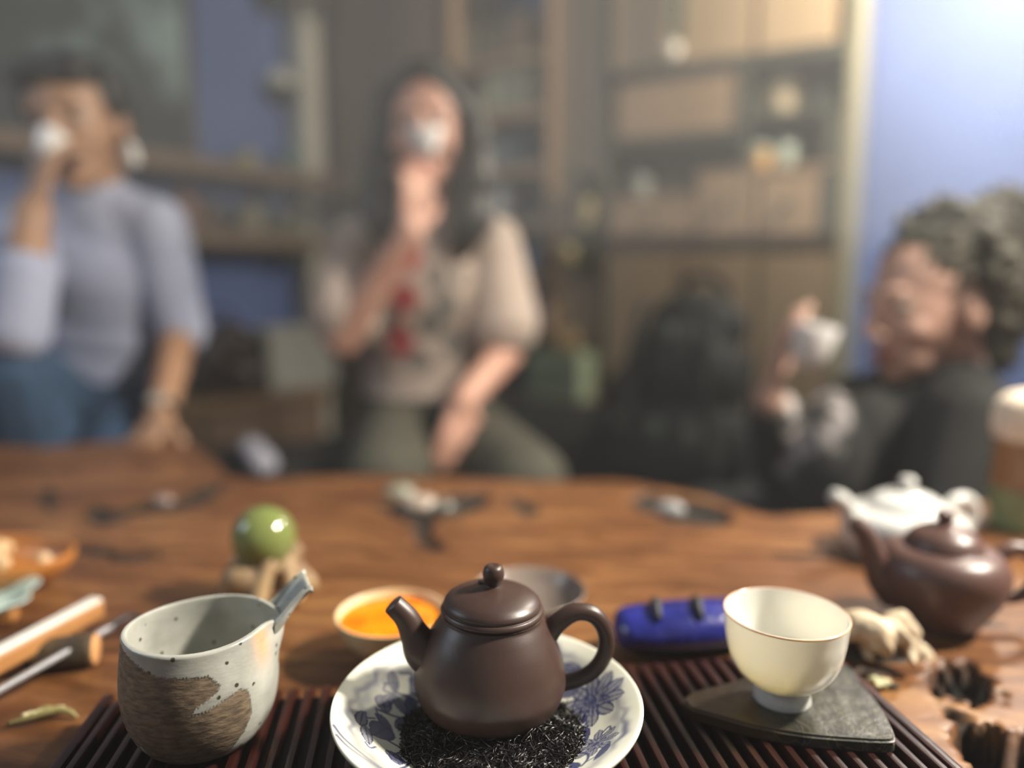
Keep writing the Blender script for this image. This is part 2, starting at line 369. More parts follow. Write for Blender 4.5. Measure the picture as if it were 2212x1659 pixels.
a, b = onB(968, 400)[0], onB(1192, 400)[0]; base = BW((a+b)/2, 0, -0.12)
t = thing('bookshelf', 'narrow open bookshelf with brown boards in front of blue wall', 'bookshelf', base)
link('side', wbox('B', a, a+0.02, -0.26, 0, 0, 2.3, 0.002, base), m_tan, t, smooth=False)
link('side', wbox('B', b-0.022, b, -0.26, 0, 0, 2.3, 0.002, base), m_tan, t, smooth=False)
BSZ = []
for v in (118, 237, 357, 474, 592, 712, 860):
    z = onB(1085, v)[1]; BSZ.append(z)
    link('shelf', wbox('B', a+0.02, b-0.022, -0.26, -0.004, z-0.03, z, 0.002, base), m_tan, t, smooth=False)
def bbox(name, label, cat, u0, u1, h, z, m, d0=-0.2, d1=-0.05, group=None, lidm=None):
    p0, p1 = onB(u0, 400, d1)[0], onB(u1, 400, d1)[0]; bs = BW((p0+p1)/2, z, (d0+d1)/2)
    t = thing(name, label, cat, bs, group=group)
    link('body', wbox('B', p0, p1, d0, d1, z, z+h*0.86, 0.003, bs), m, t, smooth=False)
    link('lid', wbox('B', p0-0.002, p1+0.002, d0-0.002, d1+0.002, z+h*0.86, z+h, 0.003, bs), lidm or m, t, smooth=False)
    return t
bcol = ['b6b190', 'bcb8a0', 'a9a68c', 'c4bfa2', 'b0ab8e', 'bdb896', 'a39f86']
for i in range(7):
    u0 = 1048+i*15.5; p0, p1 = onB(u0, 200, -0.03)[0], onB(u0+13.5, 200, -0.03)[0]; h = (0.125, 0.12, 0.13, 0.118, 0.127, 0.122, 0.115)[i]
    bs = BW((p0+p1)/2, BSZ[1], -0.1); lab = ('pale cream book first in the bookshelf row, next to dark hair', 'ivory book second in the row on the bookshelf', 'dull sage book third in the bookshelf row',
        'brightest cream book in the middle of the bookshelf row', 'grey cream book fifth in the bookshelf row', 'light straw book sixth in the bookshelf row', 'short greenish book ending the bookshelf row')[i]
    t = thing('book', lab, 'book', bs, group='pale books on the bookshelf')
    link('pages', wbox('B', p0+0.002, p1-0.002, -0.165, -0.032, BSZ[1]+0.002, BSZ[1]+h-0.003, 0, bs), mat('paper', 'c9c3ae', rough=0.8), t, smooth=False)
    mb = mat('book_cover_%d' % i, bcol[i], rough=0.6)
    for q0, q1, e0, e1 in ((p0, p0+0.002, -0.17, -0.03), (p1-0.002, p1, -0.17, -0.03)):
        link('cover', wbox('B', q0, q1, e0, e1, BSZ[1], BSZ[1]+h, 0, bs), mb, t, smooth=False)
    link('spine', wbox('B', p0, p1, -0.032, -0.028, BSZ[1], BSZ[1]+h, 0.001, bs), mb, t, smooth=False)
bbox('tea_box', 'tan cardboard box at the top of the bookshelf above dark hair', 'box', 990, 1030, 0.12, BSZ[0], mat('card_a', '95876c', rough=0.7))
bbox('tea_box', 'olive tan box in the middle of the top bookshelf board', 'box', 1040, 1088, 0.11, BSZ[0], mat('card_b', '84795c', rough=0.7))
bbox('tea_box', 'pinkish tan box at the cabinet end of the top bookshelf board', 'box', 1096, 1140, 0.13, BSZ[0], mat('card_c', 'a08468', rough=0.7))
jar('bottle', 'pale blue grey bottle on the third bookshelf board', BW(onB(1082, 350, -.1)[0], BSZ[2], -.1), .032, .11, mat('pale_glaze', '9fb0ac', rough=0.3), cat='bottle')
jar('bottle', 'slate blue bottle behind the pale one on the bookshelf', BW(onB(1122, 350, -.12)[0], BSZ[2], -.12), .028, .13, mat('slate_glaze', '5f7590', rough=0.3), cat='bottle')
jar('jar', 'bright white jar on the bookshelf beside the long hair', BW(onB(1086, 470, -.06)[0], BSZ[3], -.06), .036, .115, mat('white_glaze', 'd6d8d4', rough=0.25))
jar('jar', 'pale blue jar on a low bookshelf board by the cream sleeve', BW(onB(1150, 590, -.08)[0], BSZ[4], -.08), .034, .085, mat('pale_blue_glaze', '9fb1cc', rough=0.3))
bbox('tea_box', 'dusty blue box low on the bookshelf', 'box', 1120, 1180, 0.10, BSZ[5], mat('card_blue', '55699c', rough=0.7))
# cabinet
a, b = onB(1196, 400)[0], onB(1838, 400)[0]; base = BW((a+b)/2, 0, -0.17)
t = thing('cabinet', 'large wooden cabinet with pale upper doors, open bays and drawers', 'cabinet', base)
link('back', wbox('B', a, b, -0.36, -0.34, 0, 2.3, 0, base), m_olive, t, smooth=False)
link('side', wbox('B', b-0.025, b, -0.34, 0, 0, 2.3, 0.003, base), mat('olive_tan_wood', '8a8468', '979176', rough=0.5, scale=5, stretch=(1, 1, .12)), t, smooth=False)
a2 = onB(1296, 400)[0]
link('side', wbox('B', a, a+0.02, -0.34, -0.02, 0, 2.3, 0.003, base), m_tan, t, smooth=False)
link('filler_panel', wbox('B', a+0.02, a2, -0.06, -0.02, 0, 2.3, 0.003, base), mat('mid_tan_wood', '917d64', '9f8b70', rough=0.5, scale=5, stretch=(1, 1, .12)), t, smooth=False)
link('divider', wbox('B', a2, a2+0.02, -0.34, 0, 0, 2.3, 0.003, base), m_olive, t, smooth=False)
def cab(name, u0, u1, v0, v1, m, d0=-0.02, d1=0.0, knob=False):
    o = link(name, bpanel(u0, u1, v0, v1, d0, d1, base), m, t, smooth=False)
    if knob:
        s = onB((u0+u1)/2, 400)[0]; z = onB((u0+u1)/2, (v0+v1)/2)[1]
        bm = Lumps(); ellipsoid(bm, BW(s, z, d1+0.008)-base, 0.011, sub=2); link('knob', bm_mesh(bm), m_olive, o)
    return o
cab('door', 1318, 1450, -260, 148, m_pale); cab('door', 1462, 1612, -270, 128, m_pale); cab('door', 1622, 1788, -280, 104, m_pale)
cab('rail', 1312, 1818, 128, 150, m_olive, -0.33, 0.0)
cab('stile', 1598, 1610, 130, 520, m_olive, -0.33, 0.0)
cab('box_door', 1326, 1592, 160, 288, m_tan, -0.03, -0.01)
cab('shelf', 1312, 1600, 292, 308, m_olive, -0.33, -0.005)
cab('shelf', 1608, 1818, 236, 252, m_olive, -0.33, -0.005)
cab('counter', 1312, 1606, 420, 436, m_tan, -0.33, 0.0)
cab('counter', 1500, 1818, 360, 374, m_tan, -0.33, 0.0)
cab('drawer', 1318, 1500, 440, 510, m_tan, -0.3, 0.0, True); cab('drawer', 1506, 1632, 378, 510, m_tan, -0.3, 0.0, True); cab('drawer', 1640, 1768, 376, 508, m_tan, -0.3, 0.0, True)
cab('stile', 1772, 1818, 250, 512, m_olive, -0.33, -0.004)
cab('rail', 1300, 1818, 514, 544, m_brown, -0.33, -0.015)
for u0, u1 in ((1312, 1470), (1476, 1640), (1646, 1816)): cab('door', u0, u1, 548, 1300, MATS['mid_tan_wood'], -0.02, 0.0, False)
zc = onB(1715, 236)[1]; jar('bowl_jar', 'round cream pot in the open bay of the cabinet', BW(onB(1692, 230, -.1)[0], zc, -.1), .055, .11, mat('cream_glaze', 'c9b795', rough=0.4), cat='pot')
jar('bowl_jar', 'small grey green pot at the corner of the open cabinet bay', BW(onB(1780, 230, -.1)[0], zc, -.1), .03, .065, mat('greygreen_glaze', 'a6aa97', rough=0.4), cat='pot')
zc = onB(1660, 360)[1]
t = thing('cup', 'tan and white cup on the cabinet drawers, left of the pale cup', 'cup', BW(onB(1644, 350, -.06)[0], zc, -.06))
link('body', lathe(prof([(0, 0), (.022, 0), (.028, .02), (.031, .05), (.028, .05), (.02, .01), (0, .006)], 4), 24), mat('tan_glaze', 'd8b070', rough=0.4), t)
link('lid', lathe(prof([(0, .05), (.033, .05), (.03, .06), (.012, .072), (0, .075)], 3), 24), mat('pale_green_glaze', 'b9cabb', rough=0.3), t)
jar('cup', 'pale green white cup on the cabinet drawers', BW(onB(1700, 350, -.06)[0], zc, -.06), .03, .075, mat('mint_glaze', 'c2cfbd', rough=0.3), cat='cup')
zc = onB(1460, 420)[1]; jar('small_pot', 'grey pot in the lower dark bay of the cabinet', BW(onB(1384, 410, -.06)[0], zc, -.06), .033, .075, mat('grey_glaze', '8b8d84', rough=0.35), cat='pot')
jar('small_pot', 'dull brown pot beside the grey one in the dark cabinet bay', BW(onB(1450, 410, -.1)[0], zc, -.1), .04, .06, mat('dullbrown_glaze', '6d6154', rough=0.5), cat='pot')
# hanging charm
z0 = onB(1455, 108, 0.02)[1]; c = BW(onB(1455, 60, 0.02)[0], z0, 0.02); t = thing('hanging_charm', 'teal cord with a white bead hanging over the cabinet doors', 'ornament', c)
bm = Lumps(); ellipsoid(bm, (0, 0, 0), (.022, .016, .025), sub=3); link('bead', bm_mesh(bm), mat('white_bead', 'd4cfc0', rough=0.35), t)
link('cord', tube([(0, 0, .02), (0.002, 0, .12), (0, 0, .35)], [.014, .017, .014], 10, flat=.3), mat('teal_cord', '5f8078', rough=0.8), t)
# dried plant bunch
z0 = onB(1245, 610, 0.05)[1]; zt = onB(1262, 372, 0.05)[1]; c = BW(onB(1246, 500, 0.05)[0], z0, 0.03); H = zt-z0
t = thing('dried_plant_bunch', 'dark hanging bunch of dried leaves with yellowish pods by cabinet', 'plant', c)
link('stem', tube([(0, 0, 0), (.006, 0, H*.5), (.02, 0, H)], [.006]*3, 8), m_olive, t)
m_leaf = mat('dark_dried_leaf', '363c2e', '474c39', rough=0.7)
lv = [(0, 0, 0), (.018, .006, .03), (0, .012, .075), (-.018, .006, .03), (0, 0.004, .035)]
leaf_me = mesh_from(lv, [(0, 1, 4), (1, 2, 4), (2, 3, 4), (3, 0, 4)])
for k in range(34):
    zz = H*(0.05+0.9*k/34); aa = k*2.4
    o = link('leaf', leaf_me, m_leaf, t, (0.012*math.cos(aa)+.02*zz/H, 0.012*math.sin(aa), zz), (random.uniform(.5, 1.3), random.uniform(-.4, .4), aa))
    o.scale = (1.3, 1, 1.1)
pod = Lumps(); ellipsoid(pod, (0, 0, 0), (.022, .02, .034), sub=2); pod_me = bm_mesh(pod)
for (u, v) in ((1268, 452), (1228, 548), (1262, 470)):
    q = BW(onB(u, v, .06)[0], onB(u, v, .06)[1], .06)-c; link('pod', pod_me, mat('straw_pod', '9a8a5e', 'a8986c', rough=.7), t, q)
# green box + stack low
c0 = BW(onB(1212, 800, .075)[0], onB(1212, 852, .01)[1], .075)
t = thing('green_box', 'pale green carton standing low beside the cabinet', 'box', (c0.x, c0.y, c0.z), RBz)
link('body', box(.165, .11, .135, (0, 0, .0675), .004), mat('pale_green_card', '8c9a7c', '97a588', rough=.7), t, smooth=False)
link('flap', box(.165, .004, .04, (0, -.058, .12), .001), mat('pale_green_card2', '97a588', rough=.7), t, smooth=False)
t = thing('basket', 'small tan basket on top of the pale green carton', 'basket', (c0.x, c0.y, c0.z+.139), RBz)
link('body', lathe(prof([(0, 0), (.045, 0), (.058, .03), (.055, .055), (.05, .055), (.04, .01), (0, .008)], 4), 24), mat('wicker', '7a6440', '8b7450', rough=.8, scale=80), t)
link('rim', lathe([(.051, .052), (.058, .052), (.058, .06), (.051, .06), (.051, .052)], 24), MATS['wicker'], t)
t = thing('side_stool', 'dark wooden stool carrying the pale green carton', 'stool', (c0.x, c0.y, 0), RBz)
link('seat', box(.20, .125, .03, (0, 0, c0.z-.016), .004), m_brown, t, smooth=False)
for sx in (-.08, .08):
    for sy in (-.045, .045): link('leg', box(.03, .03, c0.z-.03, (sx, sy, (c0.z-.03)/2), .003), m_brown, t, smooth=False)

# ---------------------------------------------------------------- black sofa and backpack
m_black = mat('black_fabric', '151614', '1b1c1a', rough=.9, scale=60)
t0, t1 = 0.40, 1.62; base = BW((t0+t1)/2, 0, 0.37); t = thing('sofa', 'low black sofa behind the people', 'sofa', base)
link('base', wbox('B', t0, t1, 0.18, 0.51, 0.05, 0.28, 0.02, base), m_black, t)
for k in range(2):
    link('seat_cushion', wbox('B', t0+.07+k*(t1-t0-.14)/2+.003, t0+.07+(k+1)*(t1-t0-.14)/2-.003, 0.27, 0.52, 0.28, 0.42, 0.03, base), m_black, t)
link('backrest', wbox('B', t0, t1, 0.17, 0.28, 0.28, 0.64, 0.035, base), m_black, t)
for s in (t0, t1-.09): link('armrest', wbox('B', s, s+.09, 0.18, 0.51, 0.28, 0.52, 0.03, base), m_black, t)
for s in (t0+.06, t1-.06): link('foot', wbox('B', s-.02, s+.02, 0.22, 0.48, 0, 0.05, 0.004, base), m_olive, t, smooth=False)
c = at(1470, 760, 1.68); c = Vector((c.x, c.y, 0.42)); t = thing('backpack', 'black backpack with grey buckles standing on the sofa', 'backpack', c, RBz)
bm = Lumps()
for px, py, pz, rx, ry, rz in ((0, 0, .17, .17, .10, .16), (.01, .01, .33, .15, .09, .14), (.03, .02, .44, .115, .075, .085), (0, -.08, .14, .12, .05, .11), (.02, -.06, .36, .10, .05, .09), (-.1, 0, .2, .1, .08, .16)):
    ellipsoid(bm, (px, py, pz), (rx, ry, rz))
link('body', blob(bm, .008, 8), mat('black_nylon', '141614', '1b1d1b', rough=.8, scale=50), t)
for bx, by, bz in ((0.0, -.105, .44), (.10, -.085, .445), (-.10, -.13, .24), (-.01, -.14, .23)):
    b_ = link('buckle', box(.026, .012, .034, (bx, by, bz), .004), mat('grey_buckle', '5d6461', rough=.3, metal=.3), t)
for sx in (-.07, .09):
    link('strap', tube([(sx, -.05, .50), (sx, -.11, .42), (sx*1.1, -.145, .28), (sx*1.1, -.13, .10)], [.010]*4, 8, flat=.25), MATS['black_nylon'], t)
link('handle', tube([(.0, .02, .51), (.005, .02, .545), (.05, .02, .555), (.09, .02, .53), (.095, .02, .50)], [.009]*5, 8), MATS['black_nylon'], t)

# unseen pendant fixture added around the light that brightens haze and wall
t = thing('added_lamp_fixture', 'added unseen hanging lamp with a dark metal shade above the cabinet end', 'lamp', GLOW.location)
link('shade', lathe(prof([(.150, .050), (.140, .085), (.105, .120), (.045, .145), (.018, .150), (.016, .146), (.042, .140), (.100, .115), (.135, .081), (.147, .050)], 4), 48), MATS['dark_bronze'], t)
link('socket', lathe([(0, .055), (.016, .055), (.018, .10), (.018, .15), (0, .15)], 24), MATS['dark_bronze'], t)
link('cord', tube([(0, 0, .14), (0, 0, .5), (0, 0, .86)], [.003]*3, 8), m_frame, t)
# ================================================================== TABLE
# live edge slab: far edge traced as a plan outline (x, y), from left to right
edge_px = [(-500, 985), (-200, 960), (0, 958), (120, 962), (230, 950), (340, 942), (420, 955), (470, 985), (500, 1022), (560, 1030), (680, 1022), (830, 1020), (1000, 1026),
           (1160, 1032), (1330, 1030), (1430, 1045), (1530, 1066), (1590, 1088), (1650, 1104), (1750, 1100), (1880, 1086), (2000, 1078), (2200, 1072), (2500, 1075)]
EDGE = np.array([tuple(G(u, v)[:2]) for u, v in edge_px])
EDGE = EDGE[np.argsort(EDGE[:, 0])]
def yfar(x): return np.interp(x, EDGE[:, 0], EDGE[:, 1])
NY = 320
xs = np.concatenate([np.linspace(-1.25, -.45, 110, endpoint=False), np.linspace(-.45, .55, 380, endpoint=False), np.linspace(.55, 1.0, 60)]); NX = len(xs); sy_ = np.linspace(0, 1, NY)
yf = yfar(xs); k = np.ones(5)/5; yf = np.convolve(np.pad(yf, 2, 'edge'), k, 'valid')
X = np.repeat(xs[:, None], NY, 1); Y = -0.30 + (yf[:, None]+0.30)*(sy_[None, :]**0.85)
P2 = np.stack([X.ravel(), Y.ravel()], 1)
def gpoly(pts): return [tuple(G(u, v)[:2]) for u, v in pts]
HOLES = [  # natural hollows of the slab: outline, depth
    (gpoly([(795, 1092), (850, 1082), (900, 1076), (980, 1066), (1052, 1062), (1060, 1076), (1030, 1098), (990, 1116), (930, 1122), (926, 1160), (955, 1172), (965, 1182), (930, 1186), (900, 1174), (897, 1130), (850, 1112)]), .007),
    (gpoly([(1362, 1078), (1400, 1062), (1450, 1070), (1520, 1084), (1572, 1100), (1590, 1120), (1560, 1136), (1480, 1132), (1430, 1120), (1385, 1100)]), .007),
    (gpoly([(165, 1118), (200, 1090), (250, 1100), (300, 1086), (380, 1078), (470, 1040), (490, 1050), (440, 1086), (370, 1106), (290, 1112), (230, 1134)]), .006),
    (gpoly([(140, 1178), (210, 1182), (270, 1196), (335, 1194), (345, 1206), (260, 1212), (200, 1196), (140, 1192)]), .004),
    (gpoly([(80, 1060), (110, 1050), (120, 1100), (95, 1105)]), .004),
    (gpoly([(2008, 1440), (2060, 1430), (2110, 1440), (2150, 1475), (2165, 1500), (2120, 1525), (2060, 1510), (2020, 1490)]), .02),
    (gpoly([(2060, 1600), (2085, 1560), (2130, 1556), (2180, 1580), (2240, 1590), (2330, 1600), (2400, 1660), (2420, 1760), (2120, 1780), (2095, 1700), (2100, 1650)]), .03),
    (gpoly([(2040, 1520), (2075, 1530), (2110, 1560), (2090, 1575), (2060, 1556)]), .012),
    (gpoly([(1132, 1258), (1180, 1248), (1225, 1275), (1242, 1310), (1215, 1330), (1160, 1300)]), .004),
    (gpoly([(1100, 1072), (1150, 1090), (1165, 1110), (1135, 1116), (1105, 1092)]), .004),
]
hole = np.zeros(len(P2)); Z = np.full(len(P2), T)
nzv = 0.0022*np.sin(P2[:, 0]*410+2*np.sin(P2[:, 1]*330))+0.004*np.sin(P2[:, 0]*160+3*np.sin(P2[:, 1]*90))*np.cos(P2[:, 1]*210+2*np.sin(P2[:, 0]*130))
for poly, dep in HOLES:
    d = poly_sdf(P2, poly) + nzv
    k = 1-sstep(-0.0045, 0.002, d); hole = np.maximum(hole, 1-sstep(-.0015, .003, d)); Z -= dep*k
Z += np.where(P2[:, 1] < .6, 1.3, .35)*hole*nzv
Z = Z.reshape(NX, NY); fromedge = (yf[:, None]-Y)
Z -= 0.018*(1-np.clip(fromedge/0.02, 0, 1))**2                      # rounded bark edge
V = np.stack([X, Y, Z], -1).reshape(-1, 3)
idx = np.arange(NX*NY).reshape(NX, NY)
F = np.stack([idx[:-1, :-1], idx[1:, :-1], idx[1:, 1:], idx[:-1, 1:]], -1).reshape(-1, 4).tolist()
# underside skirt
n0 = len(V); ring = list(idx[:, 0]) + list(idx[-1, 1:]) + list(idx[::-1, -1][1:]) + list(idx[0, ::-1][1:-1])
low = V[ring].copy(); low[:, 2] = T-0.07; low[:, 1] -= np.where(low[:, 1] > 0.6, 0.02, 0)
V = np.vstack([V, low]); m_ = len(ring)
for i in range(m_):
    j = (i+1) % m_; F.append([int(ring[j]), int(ring[i]), n0+i, n0+j])
F.append([n0+i for i in range(m_)][::1])
base = Vector((0, 0.5, T)); V2 = V - np.array(base)
me = mesh_from(V2, F); h2 = np.concatenate([hole, np.ones(m_)]); set_attr(me, 'hole', h2)
m_tab = bpy.data.materials.new('burl_slab'); m_tab.use_nodes = True; N, L, p = nodes(m_tab)
tc = N.new('ShaderNodeTexCoord'); mp = N.new('ShaderNodeMapping'); mp.inputs['Scale'].default_value = (1.0, 2.2, 1.0); mp.inputs['Rotation'].default_value = (0, 0, 0.35)
L.new(tc.outputs['Object'], mp.inputs[0])
warp = N.new('ShaderNodeTexNoise'); warp.inputs['Scale'].default_value = 3.2; warp.inputs['Detail'].default_value = 5; L.new(mp.outputs[0], warp.inputs['Vector'])
va = N.new('ShaderNodeVectorMath'); va.operation = 'MULTIPLY_ADD'; va.inputs[1].default_value = (0.40, 0.40, 0.40); L.new(warp.outputs['Color'], va.inputs[0]); L.new(mp.outputs[0], va.inputs[2])
wv = N.new('ShaderNodeTexWave'); wv.wave_type = 'BANDS'; wv.bands_direction = 'Y'; wv.inputs['Scale'].default_value = 5.5; wv.inputs['Distortion'].default_value = 5.0; wv.inputs['Detail'].default_value = 4; wv.inputs['Detail Scale'].default_value = 2.2
L.new(va.outputs[0], wv.inputs['Vector'])
n1 = N.new('ShaderNodeTexNoise'); n1.inputs['Scale'].default_value = 4.5; n1.inputs['Detail'].default_value = 6; L.new(va.outputs[0], n1.inputs['Vector'])
mxf = N.new('ShaderNodeMix'); mxf.inputs[0].default_value = 0.80; L.new(wv.outputs['Fac'], mxf.inputs[2]); L.new(n1.outputs['Fac'], mxf.inputs[3])
cr = N.new('ShaderNodeValToRGB'); L.new(mxf.outputs[0], cr.inputs[0]); e = cr.color_ramp.elements
e[0].position = 0.26; e[0].color = lin('392013'); e[1].position = 0.76; e[1].color = lin('8a6238')
q = e.new(0.42); q.color = lin('5a371b'); q = e.new(0.58); q.color = lin('70492a')
fine = N.new('ShaderNodeTexNoise'); fine.inputs['Scale'].default_value = 60; fine.inputs['Detail'].default_value = 6
mp2 = N.new('ShaderNodeMapping'); mp2.inputs['Scale'].default_value = (0.35, 3.0, 1); L.new(va.outputs[0], mp2.inputs[0]); L.new(mp2.outputs[0], fine.inputs['Vector'])
mr = N.new('ShaderNodeMapRange'); mr.inputs[1].default_value = .3; mr.inputs[2].default_value = .7; mr.inputs[3].default_value = .78; mr.inputs[4].default_value = 1.12; L.new(fine.outputs['Fac'], mr.inputs[0])
mul = N.new('ShaderNodeMix'); mul.data_type = 'RGBA'; mul.blend_type = 'MULTIPLY'; mul.inputs[0].default_value = 1
L.new(cr.outputs[0], mul.inputs[6]); L.new(mr.outputs[0], mul.inputs[7])
at_ = N.new('ShaderNodeAttribute'); at_.attribute_name = 'hole'
bark = N.new('ShaderNodeTexNoise'); bark.inputs['Scale'].default_value = 55; bark.inputs['Detail'].default_value = 8; L.new(tc.outputs['Object'], bark.inputs['Vector'])
bcr = N.new('ShaderNodeValToRGB'); bcr.color_ramp.elements[0].color = lin('0c0a08'); bcr.color_ramp.elements[1].color = lin('41372c'); bcr.color_ramp.elements[0].position = .45; bcr.color_ramp.elements[1].position = .75
L.new(bark.outputs['Fac'], bcr.inputs[0])
mx = N.new('ShaderNodeMix'); mx.data_type = 'RGBA'; L.new(at_.outputs['Fac'], mx.inputs[0]); L.new(mul.outputs[2], mx.inputs[6]); L.new(bcr.outputs[0], mx.inputs[7]); L.new(mx.outputs[2], p.inputs['Base Color'])
rh = N.new('ShaderNodeMapRange'); rh.inputs[3].default_value = .42; rh.inputs[4].default_value = .95; L.new(at_.outputs['Fac'], rh.inputs[0]); L.new(rh.outputs[0], p.inputs['Roughness']); p.inputs['Specular IOR Level'].default_value = .35
bp = N.new('ShaderNodeBump'); bp.inputs['Strength'].default_value = .25; bp.inputs['Distance'].default_value = .002; L.new(fine.outputs['Fac'], bp.inputs['Height'])
bp2 = N.new('ShaderNodeBump'); bp2.inputs['Distance'].default_value = .005; L.new(at_.outputs['Fac'], bp2.inputs['Strength']); L.new(bark.outputs['Fac'], bp2.inputs['Height']); L.new(bp.outputs[0], bp2.inputs['Normal']); L.new(bp2.outputs[0], p.inputs['Normal'])
table = thing('tea_table', 'wide live edge burl wood tea table with dark natural hollows', 'table', base)
link('slab', me, m_tab, table)
m_leg = mat('dark_table_leg', '3c281a', '4a3322', rough=.5, scale=8, stretch=(1, 1, .2))
for lx, ly in ((-.85, -.35), (-.75, .25), (.6, -.35), (.55, .1)):
    link('leg', box(.09, .09, T-.068, (lx, ly, -(T-.068)/2-.068), .01), m_leg, table, smooth=False)
# pebbles lying in the hollows
def pebble(u, v, h, r, label, col, seed, rough=.3):
    c = G(u, v, h); bm = bmesh.new(); ellipsoid(bm, (0, 0, 0), (r*1.15, r*.9, r*.65), sub=3); rnd = random.Random(seed)
    d = [Vector((rnd.uniform(-1, 1), rnd.uniform(-1, 1), rnd.uniform(-1, 1))).normalized() for _ in range(5)]
    for vt in bm.verts:
        n = vt.co.normalized(); vt.co *= 1-0.12*max(n.dot(x) for x in d)
    o = link('pebble', bm_mesh(bm), mat('pebble_'+str(seed), col, rough=rough, spec=.6), None, c); tag(o, label, 'pebble', 'pebbles in the table hollows')
pebble(862, 1066, .002, .019, 'grey green pebble at the far edge of the middle hollow', '7f8070', 1)
pebble(906, 1090, .002, .021, 'pinkish grey pebble in the middle of the T shaped hollow', '9b8c7e', 2)
pebble(955, 1096, -.001, .016, 'dark grey pebble at the end of the middle hollow', '5a564c', 3)
pebble(1448, 1100, .001, .016, 'shiny grey pebble in the hollow near the black clothes', '8c8a88', 4, .12)
pebble(352, 1082, .000, .012, 'small rosy grey pebble in the hollow near the watch hand', '8d7a72', 5, .2)
# ================================================================== TEA TRAY
TR = T + 0.020                       # upper face of the slats
SD = Vector((-0.131, 1.0, 0)).normalized(); SR = Vector((SD.y, -SD.x, 0))      # slat direction, across
m_slat = mat('red_dark_bamboo', '1f0c09', '3a150d', rough=.30, scale=18, stretch=(6, .6, 6), bump=.15, bscale=90, spec=.6)
m_trayb = mat('tray_base_black', '0b0c0b', rough=.55)
pR = G(1976, 1581, .02); pL = G(191, 1571, .02)                       # points of the two side edges
wR = (pR).dot(SR); wL = (pL).dot(SR); far = G(1100, 1428, .02).dot(SD); near = 0.15
NS = 45; pitch = (wR-wL)/NS; angz = math.atan2(-SD.x, SD.y)
base = SD*((far+near)/2) + SR*((wR+wL)/2); base.z = T
tray = thing('tea_tray', 'dark red slatted tea tray under the cups and teapot', 'tray', base, angz)
Lh = (far-near)/2
secs = [(-Lh, -.004), (-Lh+.006, 0), (0, 0), (Lh-.020, 0), (Lh-.013, -.0012), (Lh-.007, -.004), (Lh-.003, -.008), (Lh, -.014)]
hw, hh = pitch*.235, .007
prf = [(-hw, -hh), (-hw, -.0016), (-hw*.72, -.0003), (0, 0), (hw*.72, -.0003), (hw, -.0016), (hw, -hh)]
vs, fs = [], []
for y, dz in secs: vs += [(a, y, .020+dz+max(b, -.014-dz+.0005-.006) if False else .020+max(dz+b, -.0195)) for a, b in prf]
K = len(prf)
for i in range(len(secs)-1):
    for j in range(K):
        jj = (j+1) % K; fs.append((i*K+j, i*K+jj, (i+1)*K+jj, (i+1)*K+j))
fs += [tuple(range(K)), tuple(reversed(range((len(secs)-1)*K, len(secs)*K)))]
slat_me = mesh_from(vs, fs); bmx = bmesh.new(); bmx.from_mesh(slat_me); slat_me = bm_mesh(bmx)
for i in range(NS):
    link('slat', slat_me, m_slat, tray, ((i+.5-NS/2)*pitch, 0, 0), angle=40)
link('base', box((wR-wL)-.004, 2*Lh-.012, .010, (0, -.002, .005), .002), m_trayb, tray, smooth=False)
for s in (-1, 1): link('side_rail', box(.006, 2*Lh-.01, .019, (s*((wR-wL)/2+.003), 0, .0095), .002), m_slat, tray, smooth=False)

# ================================================================== BLUE AND WHITE PLATE
PC = Vector((-0.0125, 0.356, TR))
plate = thing('plate', 'blue and white porcelain plate with painted vines under the brown teapot', 'plate', PC)
top = smooth_profile([(0.0005, .0055), (.02, .0055), (.036, .0062), (.047, .0095), (.058, .0160), (.068, .0232), (.0762, .0283), (.0786, .0293)], 22)
bot = smooth_profile([(.0792, .0284), (.0775, .0262), (.066, .0175), (.054, .0085), (.0425, .0035), (.0405, 0.0), (.0375, 0.0), (.036, .003), (.0005, .003)], 5)
SEG = 640
me = lathe(top+bot, SEG)
Cc = coords(me); th = np.arctan2(Cc[:, 1], Cc[:, 0]); rr = np.hypot(Cc[:, 0], Cc[:, 1])
PP = Cc[:, :2].astype(float); upper = np.arange(len(Cc)) < len(top)*SEG
paint = np.zeros(len(Cc)); rs = random.Random(11)
wob = .0012*np.sin(9*th+1.3)+.0009*np.sin(23*th)+.0006*np.sin(41*th+2)
paint = np.maximum(paint, .85*np.exp(-((rr-.0695+wob)/.0024)**2)*(.6+.4*np.sin(7*th+.6)*np.sin(3*th)))      # washed border band
paint = np.maximum(paint, .42*np.exp(-((rr-.0665-wob)/.0035)**2))
def pl(r, a): return np.array([r*math.cos(a), r*math.sin(a)])
def stroke(pts, wd, val=.92):
    global paint
    pts = [np.array(q) for q in smooth_profile([tuple(q) for q in pts], 5)] if len(pts) > 2 else pts
    A_ = np.array(pts); lo, hi = A_.min(0)-wd*1.2, A_.max(0)+wd*1.2
    ii = np.nonzero(((PP >= lo) & (PP <= hi)).all(1) & upper)[0]
    if not len(ii): return
    d = np.full(len(ii), 9.)
    for a, b in zip(pts[:-1], pts[1:]): d = np.minimum(d, seg_dist(PP[ii], a, b))
    paint[ii] = np.maximum(paint[ii], val*(1-sstep(wd*.55, wd*1.1, d)))
